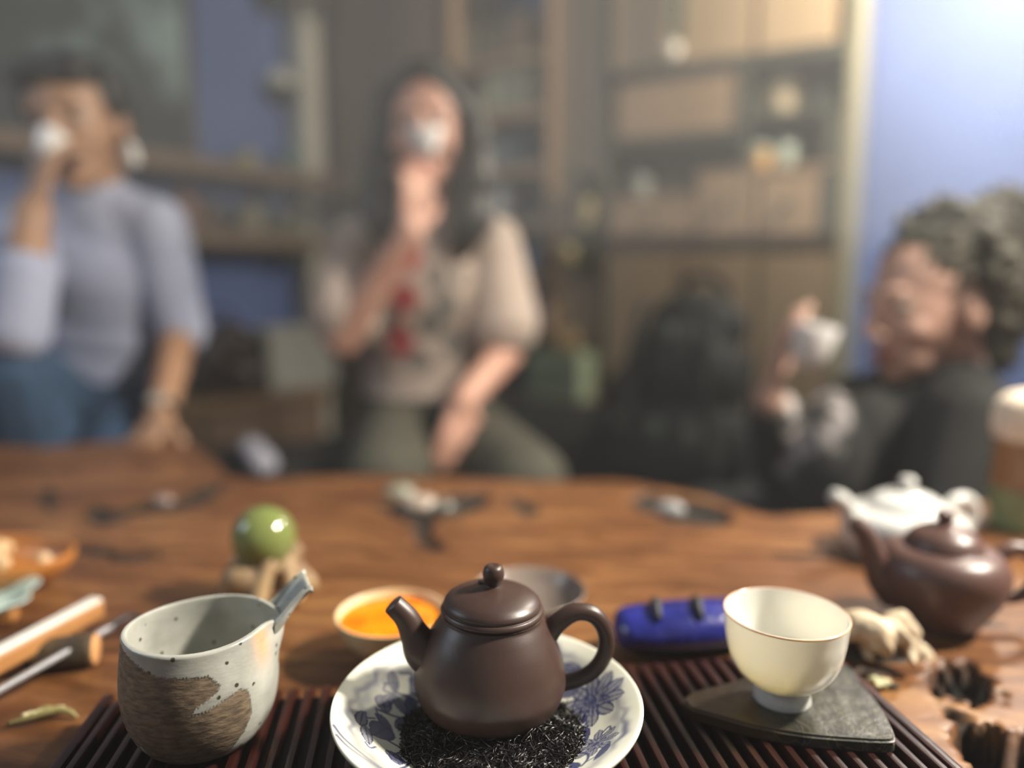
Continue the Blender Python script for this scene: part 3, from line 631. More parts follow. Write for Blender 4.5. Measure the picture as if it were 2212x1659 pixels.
def leafp(c, ang, ln, wd, val=.95, wash=.6):
    global paint
    ii = np.nonzero((np.abs(PP-c) < ln*1.05).all(1) & upper)[0]
    if not len(ii): return
    ca, sa = math.cos(ang), math.sin(ang); q = PP[ii]-c; x = q[:, 0]*ca+q[:, 1]*sa; y = -q[:, 0]*sa+q[:, 1]*ca
    w_ = wd*np.clip(1-(x/ln)**2, 0, 1)**.8*(1+.25*x/ln)
    e = np.abs(y)/np.maximum(w_, 1e-6); ins = (np.abs(x) < ln) & (e < 1)
    f = np.where(ins, np.where((e > .72) | (np.abs(y) < wd*.10), val, wash), 0)
    paint[ii] = np.maximum(paint[ii], f)
def flower(c, R, a0, n=9):
    for ring, (rad, ln, wd, nn) in enumerate(((.62, .40, .20, n), (.30, .30, .16, 6))):
        for k in range(nn):
            a = a0+2*math.pi*k/nn+ring*.3; leafp(c+rad*R*np.array([math.cos(a), math.sin(a)]), a, ln*R, wd*R, .95, .62)
    stroke([c, c+np.array([.0006, 0])], R*.16, .9)
flower(pl(.058, math.radians(16)), .0175, .2, 10); flower(pl(.057, math.radians(-20)), .0115, .5, 8); flower(pl(.056, math.radians(-52)), .010, .1, 7)
flower(pl(.056, math.radians(112)), .0135, .1, 9); flower(pl(.057, math.radians(248)), .0150, .4, 10); flower(pl(.060, math.radians(66)), .011, .2, 8)
for a_, r_ in ((128, .060), (140, .055), (150, .062), (158, .052), (98, .062), (84, .056), (46, .062)): leafp(pl(r_, math.radians(a_)), math.radians(a_*3.1), .0068, .0032, .95, .75)
for a_ in (122, 136, 148): stroke([pl(.052, math.radians(a_)), pl(.058, math.radians(a_+5)), pl(.061, math.radians(a_+1)), pl(.064, math.radians(a_+7))], .0010, .9)
leafp(pl(.0545, math.radians(187)), 1.2, .0078, .0066, .9, .86); leafp(pl(.0455, math.radians(172)), .9, .0056, .0046, .9, .85); leafp(pl(.0480, math.radians(152)), 1.6, .0060, .0034, .9, .8)
leafp(pl(.058, math.radians(166)), 2.0, .0058, .0045, .95, .75); leafp(pl(.050, math.radians(208)), 2.6, .0062, .0034, .95, .7)
leafp(pl(.0615, math.radians(196)), 1.9, .0085, .0030, .95, .6)
for k in range(15):
    a = math.radians(k*24+8); a2 = a+math.radians(20); r0 = .052+.008*math.sin(k*2.1)
    stroke([pl(r0, a), pl(r0+.007*math.sin(k*1.7), a+.12), pl(r0-.005*math.cos(k), a+.24), pl(.052+.008*math.sin((k+1)*2.1), a2)], .0009, .9)
    for s in (-1, 1):
        c = pl(r0+s*.0055, a+.10+.06*s); leafp(c, a+1.2*s+.5, .0058+.0018*rs.random(), .0025+.0009*rs.random(), .95, .62+.3*rs.random())
    c = pl(.0635, a+.05); stroke([c, c+.004*np.array([math.cos(a+2), math.sin(a+2)]), c+.005*np.array([math.cos(a+3.1), math.sin(a+3.1)])], .0007, .85)
for k in range(26):
    a = math.radians(252+k*1.9); stroke([pl(.050, a), pl(.058, a+.03), pl(.0655, a+.01)], .0005, .85)
for a in (206, 212): stroke([pl(.0775, math.radians(a-7)), pl(.0745, math.radians(a)), pl(.069, math.radians(a+10)), pl(.066, math.radians(a+22))], .0009, .8)
stroke([pl(.0560, math.radians(180)), pl(.0600, math.radians(172))], .0006); stroke([pl(.045, math.radians(182)), pl(.040, math.radians(200)), pl(.043, math.radians(214))], .0007)
paint = np.where(upper, paint, 0)
set_attr(me, 'paint', paint)
m_pl = mat('porcelain_cream', 'd4d2bf', 'dcdccc', rough=.38, scale=25, coat=.0, spec=.2)
attr_mix(m_pl, 'paint', '1b2560')
link('body', me, m_pl, plate)

# ================================================================== TEA LEAVES
TP = Vector((-0.0125, 0.372, TR+.006))
rs = random.Random(5); vs, fs = [], []
def strip(c, dr, nrm, ln, r):
    s = dr.cross(nrm).normalized(); bend = rs.uniform(-.6, .6); b2 = rs.uniform(-.5, .5); k0 = len(vs); n = 4
    for i in range(n+1):
        t = i/n-.5; p_ = c+dr*(ln*t)+s*(bend*ln*(t*t-.08)*2)+nrm*(b2*ln*(t*t-.08)*2+rs.uniform(-.1, .1)*r); q = r*(1-abs(t)*1.1)+.0001
        vs.extend([p_+s*q, p_-s*q*.5+nrm*q*.8, p_-s*q*.5-nrm*q*.8])
    for i in range(n):
        for j in range(3):
            jj = (j+1) % 3; fs.append((k0+i*3+j, k0+i*3+jj, k0+i*3+3+jj, k0+i*3+3+j))
LC = Vector((.004, -.018, 0))
def bedh(r): return .011*max(0, 1-(r/.050)**2.2)
for k in range(5200):
    a = rs.uniform(0, 2*math.pi); r = .050*math.sqrt(rs.uniform(.12, 1))*(1+.06*math.sin(5*a)+.04*math.sin(11*a+1))
    lay = rs.uniform(.2, 1.15); c = LC+Vector((r*math.cos(a), r*math.sin(a)*.92, .0015+bedh(r)*lay+rs.uniform(0, .0015)))
    d = Vector((rs.gauss(0, 1), rs.gauss(0, 1), rs.gauss(0, .45))).normalized(); nrm = d.orthogonal().normalized()
    strip(c, d, nrm, rs.uniform(.004, .0095), rs.uniform(.00035, .0006))
leaves = link('dry_tea_leaves', mesh_from(vs, fs), mat('black_tea_leaf', '0d0b0a', '1c1613', rough=.30, scale=300, spec=.6), None, TP)
tag(leaves, 'wiry black dry tea leaves heaped around the brown teapot foot', 'tea leaves', kind='stuff')
bm = bmesh.new(); 
mound = lathe(prof([(0, .004), (.02, .0085), (.034, .0072), (.044, .003), (.048, 0), (0, 0)], 5), 64, sy=.92); mound.transform(Matrix.Translation(LC))
o = link('leaf_bed', mound, mat('black_tea_dust', '0a0908', '15110f', rough=.7, scale=400, bump=1.0, bscale=500), leaves); o['kind'] = 'stuff'

# ================================================================== BROWN TEAPOT (front)
m_clay = mat('purple_brown_clay', '372620', '3f2d26', rough=.38, scale=12, bump=.035, bscale=1500, spec=.5)
def teapot(name, label, loc, body, lid, knob, spout, spr, handle, hr, m, rot=(0, 0, 0), mlid=None, sub=10, oval=1.0):
    t = thing(name, label, 'teapot', loc, rot=rot)
    link('body', lathe(prof(body, 10), 96), m, t)
    l = link('lid', lathe(prof(lid, 10), 96), mlid or m, t)
    link('knob', lathe(prof(knob, 8), 40), mlid or m, l)
    # hollow spout: outer wall, turned lip and bore
    link('spout', tube(spout, spr, 24, 8, caps=False), m, t)
    a, b = Vector(spout[-2]), Vector(spout[-1]); d = (b-a).normalized(); r = spr[-1]
    ring = tube([tuple(b-d*.0005), tuple(b+d*.0004), tuple(b+d*.0003), tuple(b-d*.004), tuple(b-d*.012)], [r, r*.95, r*.80, r*.74, r*.7], 24, 1, caps=False)
    link('spout_bore', ring, m, t)
    link('handle', tube(handle, hr, 20, 8), m, t)
    return t
h0 = .0045                                                            # leaves under the foot
body = [(0, 0), (.024, 0), (.0295, .0022), (.0365, .0085), (.0402, .0172), (.0403, .0235), (.0382, .0330), (.0345, .0420), (.0300, .0500), (.0268, .0548), (.0256, .0566), (.020, .0566), (0, .0560)]
lid = [(.0, .0570), (.0245, .0568), (.0262, .0572), (.0273, .0586), (.0266, .0602), (.0256, .0607), (.0257, .0616), (.0258, .0624), (.0246, .0643), (.0216, .0666), (.0164, .0687), (.0105, .0700), (.0062, .0708), (.0030, .0716), (0, .0718)]
knob = [(0, .0700), (.0042, .0704), (.0036, .0718), (.0043, .0732), (.0054, .0758), (.0056, .0786), (.0047, .0815), (.0028, .0828), (0, .0824)]
tp = teapot('teapot', 'matte purple brown clay teapot on the blue and white plate', TP+Vector((0, 0, h0)), body, lid, knob,
    [(-.026, 0, .030), (-.0355, 0, .0355), (-.0405, 0, .0440), (-.0450, 0, .0530), (-.0520, 0, .0605)], [.0140, .0110, .0078, .0064, .0056],
    [(.0285, 0, .0425), (.0350, 0, .0510), (.0445, 0, .0570), (.0545, 0, .0555), (.0610, 0, .0465), (.0615, 0, .0345), (.0560, 0, .0245), (.0470, 0, .0190), (.0375, 0, .0165)],
    [.0062, .0053, .0047, .0046, .0045, .0044, .0043, .0043, .0048], m_clay, rot=(0, math.radians(2.0), math.radians(3)))
bm = Lumps(); capsule(bm, (-.007, .006, .0712), (-.002, .003, .0714), .0012, .0016, 4)
link('leaf_sprig', blob(bm, .0006, 2), m_clay, tp)

# ================================================================== CUP ON STONE
ST = .0065
slab_px = [(1474, 1512), (1492, 1494), (1530, 1483), (1580, 1470), (1640, 1452), (1720, 1440), (1800, 1432), (1838, 1440), (1856, 1468), (1890, 1506), (1916, 1548), (1934, 1590), (1918, 1600), (1850, 1597), (1760, 1590), (1690, 1580), (1620, 1566), (1545, 1545), (1495, 1530)]
pts = [G(u, v, .020+ST) for u, v in slab_px]; c = sum(pts, Vector())/len(pts); c.z = TR
pp = [tuple(q) for q in smooth_profile([tuple((q-c)[:2]) for q in pts+[pts[0]]], 5)][:-1]
bm = bmesh.new(); vb = [bm.verts.new((x, y, 0)) for x, y in pp]; f = bm.faces.new(vb)
g = bmesh.ops.extrude_face_region(bm, geom=[f]); vt = [e for e in g['geom'] if isinstance(e, bmesh.types.BMVert)]
bmesh.ops.translate(bm, vec=(0, 0, ST), verts=vt)
tope = [e for e in bm.edges if all(abs(v.co.z-ST) < 1e-6 for v in e.verts) and len(e.link_faces) == 2]
bmesh.ops.bevel(bm, geom=tope, offset=.0014, segments=3, affect='EDGES')
m_slate = mat('slate_stone', '24241f', '47463e', rough=.33, scale=55, detail=8, bump=.35, bscale=120, contrast=(.38, .72))
N, L, p = nodes(m_slate)
tc = [n for n in N if n.type == 'TEX_COORD'][0]
vo = N.new('ShaderNodeTexVoronoi'); vo.feature = 'DISTANCE_TO_EDGE'; vo.inputs['Scale'].default_value = 120
wn = N.new('ShaderNodeTexNoise'); wn.inputs['Scale'].default_value = 40; L.new(tc.outputs['Object'], wn.inputs['Vector'])
wa = N.new('ShaderNodeVectorMath'); wa.operation = 'MULTIPLY_ADD'; wa.inputs[1].default_value = (.055, .055, .055); L.new(wn.outputs['Color'], wa.inputs[0]); L.new(tc.outputs['Object'], wa.inputs[2]); L.new(wa.outputs[0], vo.inputs['Vector'])
sepx = N.new('ShaderNodeSeparateXYZ'); L.new(tc.outputs['Object'], sepx.inputs[0])
vein = N.new('ShaderNodeMapRange'); vein.inputs[1].default_value = 0.0; vein.inputs[2].default_value = .035; vein.inputs[3].default_value = .40; vein.inputs[4].default_value = 0; L.new(vo.outputs['Distance'], vein.inputs[0])
mx = N.new('ShaderNodeMix'); mx.data_type = 'RGBA'; L.new(vein.outputs[0], mx.inputs[0]); L.new(p.inputs['Base Color'].links[0].from_socket, mx.inputs[6]); mx.inputs[7].default_value = lin('8a8366')
br = N.new('ShaderNodeMapRange'); br.inputs[1].default_value = -.008; br.inputs[2].default_value = -.03; L.new(sepx.outputs[0], br.inputs[0])
mx2 = N.new('ShaderNodeMix'); mx2.data_type = 'RGBA'; L.new(br.outputs[0], mx2.inputs[0]); L.new(mx.outputs[2], mx2.inputs[6]); mx2.inputs[7].default_value = lin('4a3722'); L.new(mx2.outputs[2], p.inputs['Base Color'])  # brown towards the left paints the cup's shadow into the stone
slab = link('stone_coaster', bm_mesh(bm), m_slate, None, c, angle=50); tag(slab, 'thin leaf shaped slate coaster under the white cup', 'coaster')
m_porc = mat('white_porcelain', 'dedcd0', rough=.12, coat=.3, sss=.0)
N, L, p = nodes(m_porc); p.inputs['Subsurface Weight'].default_value = .36; p.inputs['Subsurface Radius'].default_value = (.009, .0075, .0048); p.inputs['Subsurface Scale'].default_value = 1.0
CC = G(1688, 1508, .020+ST); CC.z = TR+ST
cup = thing('tea_cup', 'white porcelain footed tea cup with orange rim on slate coaster', 'cup', CC); cup.scale = (.955, .955, .985)
link('bowl', lathe(prof([(0, .0098), (.0150, .0100), (.0210, .0130), (.0270, .0190), (.0312, .0272), (.0334, .0370), (.0344, .0460), (.0350, .0518), (.0346, .0522), (.0340, .0518), (.0333, .0460), (.0322, .0372), (.0300, .0282), (.0258, .0204), (.0195, .0150), (.010, .0122), (0, .0118)], 8), 128), m_porc, cup)
link('foot', lathe([(.0150, .0110), (.0153, .0095), (.0160, .0045), (.0166, .0008), (.0163, .0), (.0148, 0), (.0142, .003), (.0138, .0105)], 96), m_porc, cup)
link('rim_line', lathe(prof([(.03494, .0514), (.0352, .05195), (.0348, .05245), (.0343, .0520), (.03395, .0514)], 4), 128), mat('orange_rim_glaze', 'e0a878', rough=.2), cup)

# ================================================================== GLAZED PITCHER
PB = Vector((-.1640, .3665, TR))
pit = thing('pitcher', 'stoneware pitcher half dipped in white speckled glaze with open spout', 'pitcher', PB)
phi0 = math.radians(24)
SEG = 320
outer = smooth_profile([(.0005, 0), (.020, 0), (.0275, .0012), (.0345, .0075), (.0395, .0175), (.0420, .0295), (.0420, .0400), (.0408, .0500), (.0396, .0575), (.0392, .0612)], 14)
inner = smooth_profile([(.0386, .0622), (.0372, .0624), (.0362, .0616), (.0366, .0560), (.0375, .0470), (.0382, .0370), (.0375, .0260), (.0340, .0140), (.0240, .0070), (.0005, .0055)], 8)
me = lathe(outer+inner, SEG); Cc = coords(me).astype(float); th = np.arctan2(Cc[:, 1], Cc[:, 0]); rr = np.hypot(Cc[:, 0], Cc[:, 1])
dth = np.angle(np.exp(1j*(th-phi0))); wsp = np.exp(-(dth/.34)**2); up = sstep(.036, .062, Cc[:, 2])
rr2 = rr*.925 + wsp*up*.0070; Cc[:, 2] += -.0055*np.exp(-(dth/.30)**2)*up + .0009*np.sin(2*th+.5)*up
Cc[:, 2] += .0004*up*np.cos(th)+.002*up
s_ = np.where(rr > 1e-5, rr2/np.maximum(rr, 1e-6), 1); Cc[:, 0] *= s_; Cc[:, 1] *= s_
me.vertices.foreach_set('co', Cc.astype(np.float32).ravel()); me.update()
isout = np.arange(len(Cc)) < len(outer)*SEG
deg = np.degrees(th); deg = np.where(deg > 90, deg-360, deg)            # -270..90, camera side is -90
S2_ = np.stack([deg/1000., Cc[:, 2]], 1)
gl = [(-140, .080), (-138, .0625), (-122, .0600), (-108, .0568), (-98, .0545), (-88, .0535), (-76, .0530), (-62, .0525), (-58, .0500), (-54, .0462), (-57, .0432), (-66, .0395), (-72, .0372), (-74, .0356), (-69, .0348), (-60, .0366), (-52, .0390), (-40, .0412), (-34, .0390), (-32, .0330), (-31, .0250), (-36, .0160), (-46, .0070), (-56, -.002), (60, -.002), (70, .02), (80, .05), (88, .07)]
d = poly_sdf(S2_, [(a/1000., z) for a, z in gl])*1.0
glz = 1-sstep(-.0005, .0006, d+.0005*np.sin(deg*1.7)*np.sin(Cc[:, 2]*2400+deg))
dsp = np.hypot((deg+121)*.0006, Cc[:, 2]-.0115+.0008*np.sin(deg)); glz = np.maximum(glz, 1-sstep(.0018, .0024, dsp))
glz = np.maximum(glz, sstep(.0628, .0638, Cc[:, 2]+.006*wsp)); glz = np.where(isout, glz, 1.0)
set_attr(me, 'glaze', glz)
blush = np.exp(-((deg+14)/8)**2)*sstep(.040, .058, Cc[:, 2])*isout; set_attr(me, 'blush', np.clip(blush*.85, 0, 1))
m_pit = bpy.data.materials.new('stoneware_glaze'); m_pit.use_nodes = True; N, L, p = nodes(m_pit)
tc = N.new('ShaderNodeTexCoord'); ga = N.new('ShaderNodeAttribute'); ga.attribute_name = 'glaze'
mpc = N.new('ShaderNodeMapping'); mpc.inputs['Scale'].default_value = (1, 1, 2.6); L.new(tc.outputs['Object'], mpc.inputs[0])
nc = N.new('ShaderNodeTexNoise'); nc.inputs['Scale'].default_value = 170; nc.inputs['Detail'].default_value = 8; L.new(mpc.outputs[0], nc.inputs['Vector'])
ccr = N.new('ShaderNodeValToRGB'); ccr.color_ramp.elements[0].color = lin('52463a'); ccr.color_ramp.elements[0].position = .30; ccr.color_ramp.elements[1].color = lin('86745d'); ccr.color_ramp.elements[1].position = .72; L.new(nc.outputs['Fac'], ccr.inputs[0])
gn = N.new('ShaderNodeTexNoise'); gn.inputs['Scale'].default_value = 45; gn.inputs['Detail'].default_value = 5; L.new(tc.outputs['Object'], gn.inputs['Vector'])
gcr = N.new('ShaderNodeValToRGB'); gcr.color_ramp.elements[0].color = lin('92928a'); gcr.color_ramp.elements[0].position = .3; gcr.color_ramp.elements[1].color = lin('b0b0a6'); gcr.color_ramp.elements[1].position = .65; L.new(gn.outputs['Fac'], gcr.inputs[0])
sv = N.new('ShaderNodeTexVoronoi'); sv.inputs['Scale'].default_value = 170; sv.inputs['Randomness'].default_value = 1.0; L.new(tc.outputs['Object'], sv.inputs['Vector'])
sm = N.new('ShaderNodeMapRange'); sm.inputs[1].default_value = .16; sm.inputs[2].default_value = .24; sm.inputs[3].default_value = 1; sm.inputs[4].default_value = 0; L.new(sv.outputs['Distance'], sm.inputs[0])
sn = N.new('ShaderNodeTexNoise'); sn.inputs['Scale'].default_value = 75; L.new(tc.outputs['Object'], sn.inputs['Vector'])
sg = N.new('ShaderNodeMapRange'); sg.inputs[1].default_value = .50; sg.inputs[2].default_value = .54; L.new(sn.outputs['Fac'], sg.inputs[0])
ss = N.new('ShaderNodeMath'); ss.operation = 'MULTIPLY'; L.new(sm.outputs[0], ss.inputs[0]); L.new(sg.outputs[0], ss.inputs[1])
bl = N.new('ShaderNodeAttribute'); bl.attribute_name = 'blush'
b1 = N.new('ShaderNodeMix'); b1.data_type = 'RGBA'; L.new(bl.outputs['Fac'], b1.inputs[0]); L.new(gcr.outputs[0], b1.inputs[6]); b1.inputs[7].default_value = lin('d99a6c')
b2 = N.new('ShaderNodeMix'); b2.data_type = 'RGBA'; L.new(ss.outputs[0], b2.inputs[0]); L.new(b1.outputs[2], b2.inputs[6]); b2.inputs[7].default_value = lin('3b3a2a')
b3 = N.new('ShaderNodeMix'); b3.data_type = 'RGBA'; L.new(ga.outputs['Fac'], b3.inputs[0]); L.new(ccr.outputs[0], b3.inputs[6]); L.new(b2.outputs[2], b3.inputs[7]); L.new(b3.outputs[2], p.inputs['Base Color'])
rg = N.new('ShaderNodeMapRange'); rg.inputs[3].default_value = .62; rg.inputs[4].default_value = .28; L.new(ga.outputs['Fac'], rg.inputs[0]); L.new(rg.outputs[0], p.inputs['Roughness'])
bp = N.new('ShaderNodeBump'); bp.inputs['Distance'].default_value = .0006
bs = N.new('ShaderNodeMapRange'); bs.inputs[3].default_value = .85; bs.inputs[4].default_value = .25; L.new(ga.outputs['Fac'], bs.inputs[0]); L.new(bs.outputs[0], bp.inputs['Strength'])
L.new(nc.outputs['Fac'], bp.inputs['Height'])
bp2 = N.new('ShaderNodeBump'); bp2.inputs['Distance'].default_value = .0008; bp2.inputs['Strength'].default_value = .45; L.new(ga.outputs['Fac'], bp2.inputs['Height']); L.new(bp.outputs[0], bp2.inputs['Normal']); L.new(bp2.outputs[0], p.inputs['Normal'])
link('body', me, m_pit, pit)
# open trough spout
dv = Vector((math.cos(phi0), math.sin(phi0), 0)); sv_ = Vector((-dv.y, dv.x, 0)); vs, fs = [], []
stn = [(.0365, .0520, .0150, .0105), (.0420, .0585, .0148, .0092), (.0470, .0655, .0136, .0070), (.0515, .0708, .0133, .0056), (.0553, .0742, .0137, .0045), (.0570, .0746, .0147, .0036)]
stn = smooth_profile(stn, 4); MM = 9
for r, z, hwid, hgt in stn:
    for k in range(MM):                                              # outside then inside of the U
        a = math.pi*(k/(MM-1)-.5); vs.append(dv*r + sv_*(hwid*math.sin(a)) + Vector((0, 0, z+hgt*(1-math.cos(a)**.8) - .0012)))
    for k in range(MM):
        a = -math.pi*(k/(MM-1)-.5); vs.append(dv*r + sv_*((hwid-.0022)*math.sin(a)) + Vector((0, 0, z+.0018+(hgt-.0012)*(1-math.cos(a)**.8))))
R2 = 2*MM
for i in range(len(stn)-1):
    for k in range(R2):
        kk = (k+1) % R2; fs.append((i*R2+k, i*R2+kk, (i+1)*R2+kk, (i+1)*R2+k))
fs += [tuple(range(R2)), tuple(reversed(range((len(stn)-1)*R2, len(stn)*R2)))]
me = mesh_from(vs, fs); bm = bmesh.new(); bm.from_mesh(me); bmesh.ops.recalc_face_normals(bm, faces=bm.faces); me = bpy.data.meshes.new('m'); bm.to_mesh(me); bm.free()
set_attr(me, 'glaze', np.ones(len(me.vertices))); set_attr(me, 'blush', np.zeros(len(me.vertices)))
link('spout', me, m_pit, pit, angle=60)

# ================================================================== BOWL OF TEA
BC = G(846, 1326, .032); BC.z = T
bw = thing('tea_bowl', 'cream bowl brimming with glowing orange tea behind the teapot spout', 'bowl', BC)
link('body', lathe(prof([(0, .003), (.012, .002), (.0165, 0), (.018, .001), (.0180, .004), (.026, .010), (.0335, .020), (.0378, .0318), (.0384, .0335), (.0372, .0336), (.0362, .0312), (.0318, .0205), (.024, .0115), (.012, .0070), (0, .0065)], 6), 96), mat('cream_bowl_glaze', 'd8cda8', 'c9b78a', rough=.2, scale=30, coat=.3), bw)
m_tea = mat('orange_tea', 'ff8a0a', 'f86c04', rough=.06, scale=40, spec=.5, contrast=(.4, .6)); N, L, p = nodes(m_tea)
p.inputs['Subsurface Weight'].default_value = .6; p.inputs['Subsurface Radius'].default_value = (.03, .016, .002); p.inputs['Subsurface Scale'].default_value = 1.0
link('tea', lathe([(0, .0285), (.030, .0285), (.0349, .0286), (.0353, .0290), (.0340, .0255), (.030, .0190), (.02, .011), (0, .0075)], 96), m_tea, bw)
# grey dish leaning behind the teapot
c = G(1142, 1318, .012); c.z = T+.003; t = thing('dish', 'small grey brown glazed dish behind the teapot lid', 'dish', c)
link('body', lathe(prof([(0, .002), (.018, 0), (.022, .002), (.034, .012), (.0425, .024), (.0432, .026), (.0415, .0255), (.033, .0150), (.018, .006), (0, .005)], 6), 72), mat('grey_brown_glaze', '6a5d54', '83766c', rough=.25, scale=20), t)
link('foot', lathe([(.015, .004), (.016, -.003), (.019, -.003), (.020, .004)], 48), MATS['grey_brown_glaze'], t)

# ================================================================== BLUE POUCH
c = G(1470, 1404, 0); c.z = T; t = thing('pouch', 'shiny deep blue padded pouch with dark ties behind the white cup', 'pouch', c, .08)
bm = Lumps()
for k in range(13):
    u = k/12; x = -.036+u*.088; ww = math.sin(math.pi*(.16+u*.68))**.32; ellipsoid(bm, (x, .008*u, .016), (.014, .024*ww, .0172*ww), sub=3)
    ellipsoid(bm, (x, .004+.006*u, .024), (.012, .016*ww, .0085*ww), sub=2)
me = blob(bm, .0022, 6); cc = coords(me); mn = cc[:, 2].min(); me.transform(Matrix.Translation((0, 0, -mn)))
link('body', me, mat('blue_glaze', '15195c', '23287c', rough=.22, scale=40, bump=.3, bscale=120, coat=.2), t)
for x in (-.020, .010): link('tie', tube([(x, -.0135, .0300), (x, -.006, .0345), (x+.002, .004, .0352), (x+.002, .012, .0325)], [.0022, .0036, .0036, .002], 10), mat('dark_tie', '16171f', rough=.6), t)

# ================================================================== GREEN BALL ON ROOT STAND
c = G(572, 1292, 0); bc = at(570, 1160, c.y+.005)
m_root = mat('pale_root', '7d6448', 'a58a63', rough=.6, scale=40, bump=.4)
bm = bmesh.new()
for k in range(7):
    a = k*.9+.3; a_ = Vector((.034*math.cos(a), .030*math.sin(a), .006)); b_ = Vector((.019*math.cos(a+.4), .019*math.sin(a+.4), .028+.006*(k % 2)))
    capsule(bm, a_, b_, .0085, .0065); capsule(bm, b_, Vector((0, 0, .012)), .006, .009)
ellipsoid(bm, (.022, .008, .034), (.008, .008, .009)); ellipsoid(bm, (-.014, -.02, .020), (.016, .012, .014))
me = blob(bm, .003, 3); mn = coords(me)[:, 2].min(); me.transform(Matrix.Translation((0, 0, -mn)))
st = link('root_stand', me, m_root, None, (bc.x, bc.y, T)); tag(st, 'gnarled pale root stand holding up the green ball', 'stand')
bm = bmesh.new(); bmesh.ops.create_uvsphere(bm, u_segments=64, v_segments=40, radius=.0258)
o = link('green_ball', bm_mesh(bm), mat('green_glass', '68733a', '767f46', rough=.10, scale=6, coat=.4), None, bc); tag(o, 'glossy green ball resting on a root stand', 'ball')

# ================================================================== LEFT SIDE OF THE TABLE
def bar(name, label, cat, a, b, wd, ht, m, parts=None):
    a, b = Vector(a), Vector(b); L_ = (b-a).length; c = (a+b)/2
    t = thing(name, label, cat, c, rot=Vector((b-a)).to_track_quat('X', 'Z').to_euler())
    link('shaft', box(L_, wd, ht, (0, 0, 0), min(wd, ht)*.4, 3), m, t); return t, L_
a = G(216, 1312, .022); b = G(-160, 1514, .022)
t, L_ = bar('tea_scoop', 'thick pale tea scoop with its top highlight added as a white strip', 'scoop', b, a, .011, .014, mat('tan_bamboo', '9a6a3c', 'a87848', rough=.4, scale=20))
link('highlight_strip', box(L_-.004, .0102, .003, (0, 0, .0075), .0012), mat('highlight_white', 'd8d2c8', rough=.25), t)  # white strip paints the highlight on the scoop's glossy top
q = G(60, 1420, 0); o = thing('scoop_rest', 'small dark wooden rest under the pale tea scoop', 'rest', (q.x-.012, q.y-.004, T), .9)
link('block', box(.030, .016, .0125, (0, 0, .00625), .002), m_leg, o); link('groove', box(.012, .0165, .002, (0, 0, .0128), .0006), m_leg, o)
a = G(243, 1352, .016); b = G(-160, 1580, .016)
t, L_ = bar('tea_needle', 'slim silvery tea needle with a dark curved tip', 'tea tool', b, a, .0042, .0036, mat('steel', 'b6b9be', rough=.25, metal=.7))
link('tip', tube([(L_/2-.004, 0, 0), (L_/2+.008, 0, .001), (L_/2+.018, -.001, 0), (L_/2+.026, -.003, -.006)], [.0022, .0024, .002, .0010], 10), mat('dark_horn', '23242a', rough=.3), t)
q = G(172, 1440, 0); t = thing('cork', 'short tan bark plug lying under the tea needle', 'plug', (q.x, q.y, T), math.radians(15))
link('bark', tube([(-.030, 0, .0112), (-.01, 0, .0114), (.010, 0, .0112)], [.0105, .011, .0108], 20), mat('dark_bark', '2e2417', '4b3a22', rough=.8, scale=60, bump=.6), t)
link('cut_face', tube([(.0095, 0, .0112), (.0105, 0, .0112), (.0115, 0, .0112)], [.0102, .0104, .0092], 20, 1), mat('cut_wood', 'b98553', 'c8945f', rough=.7, scale=60), t)
q = G(128, 1395, 0); t = thing('bark_chip', 'little tan bark chip beside the tea needle', 'chip', (q.x, q.y, T), .4)
link('chip', box(.016, .010, .010, (0, 0, .005), .003), mat('bark_chip', '8a6236', '9c7242', rough=.8), t); link('splinter', box(.007, .006, .006, (.012, .003, .003), .002), MATS['bark_chip'], t)
# nut dish
q = G(-60, 1294, 0); c = Vector((q.x-.012, q.y+.030, T)); t = thing('nut_dish', 'carved orange brown oval dish heaped with nuts', 'dish', c)
link('body', lathe(prof([(0, 0), (.035, 0), (.050, .004), (.064, .016), (.068, .027), (.065, .0275), (.058, .016), (.04, .008), (0, .007)], 5), 64, 1.15, .72), mat('orange_wood', 'a5652c', 'b87838', rough=.4, scale=14, stretch=(.4, 2, 2)), t)
nut = Lumps(); ellipsoid(nut, (0, 0, 0), (.0072, .0058, .0060), sub=3); nut_me = bm_mesh(nut); rr_ = random.Random(3)
for i in range(22):
    a = rr_.uniform(0, 6.28); r = math.sqrt(rr_.random()); p_ = Vector((.058*r*math.cos(a), .036*r*math.sin(a), .0190+.008*(1-r*r)+.003*rr_.random()))
    o = link('nut', nut_me, mat('nut_shell', 'b99468', 'd0b48c', rough=.5, scale=60), None, c+p_, (rr_.uniform(-.6, .6), rr_.uniform(-.6, .6), rr_.uniform(0, 3)))
    tag(o, 'pale brown nut heaped in the oval wooden dish', 'nut', 'nuts heaped in the oval dish')
# celadon plate edge and card under it
q = G(-45, 1326, .01); t = thing('celadon_dish', 'pale celadon dish with a scalloped lip at the table side', 'dish', (q.x-.028, q.y+.01, T))
me = lathe(prof([(0, 0), (.03, 0), (.036, .003), (.050, .012), (.0555, .0165), (.0545, .0180), (.048, .0142), (.034, .006), (0, .004)], 5), 96)
cc = coords(me); th = np.arctan2(cc[:, 1], cc[:, 0]); r = np.hypot(cc[:, 0], cc[:, 1]); f = 1+.06*np.cos(9*th)*sstep(.03, .055, r); cc[:, 0] *= f; cc[:, 1] *= f
me.vertices.foreach_set('co', cc.ravel()); link('body', me, mat('celadon', 'b8cfc8', rough=.15, coat=.3), t)
link('foot', lathe([(.026, .002), (.027, -.0), (.030, 0), (.031, .003)], 48), MATS['celadon'], t)
q = G(20, 1345, 0); t = thing('wood_offcut', 'small tan wood piece beside the celadon dish', 'wood piece', (q.x-.02, q.y, T), .3)
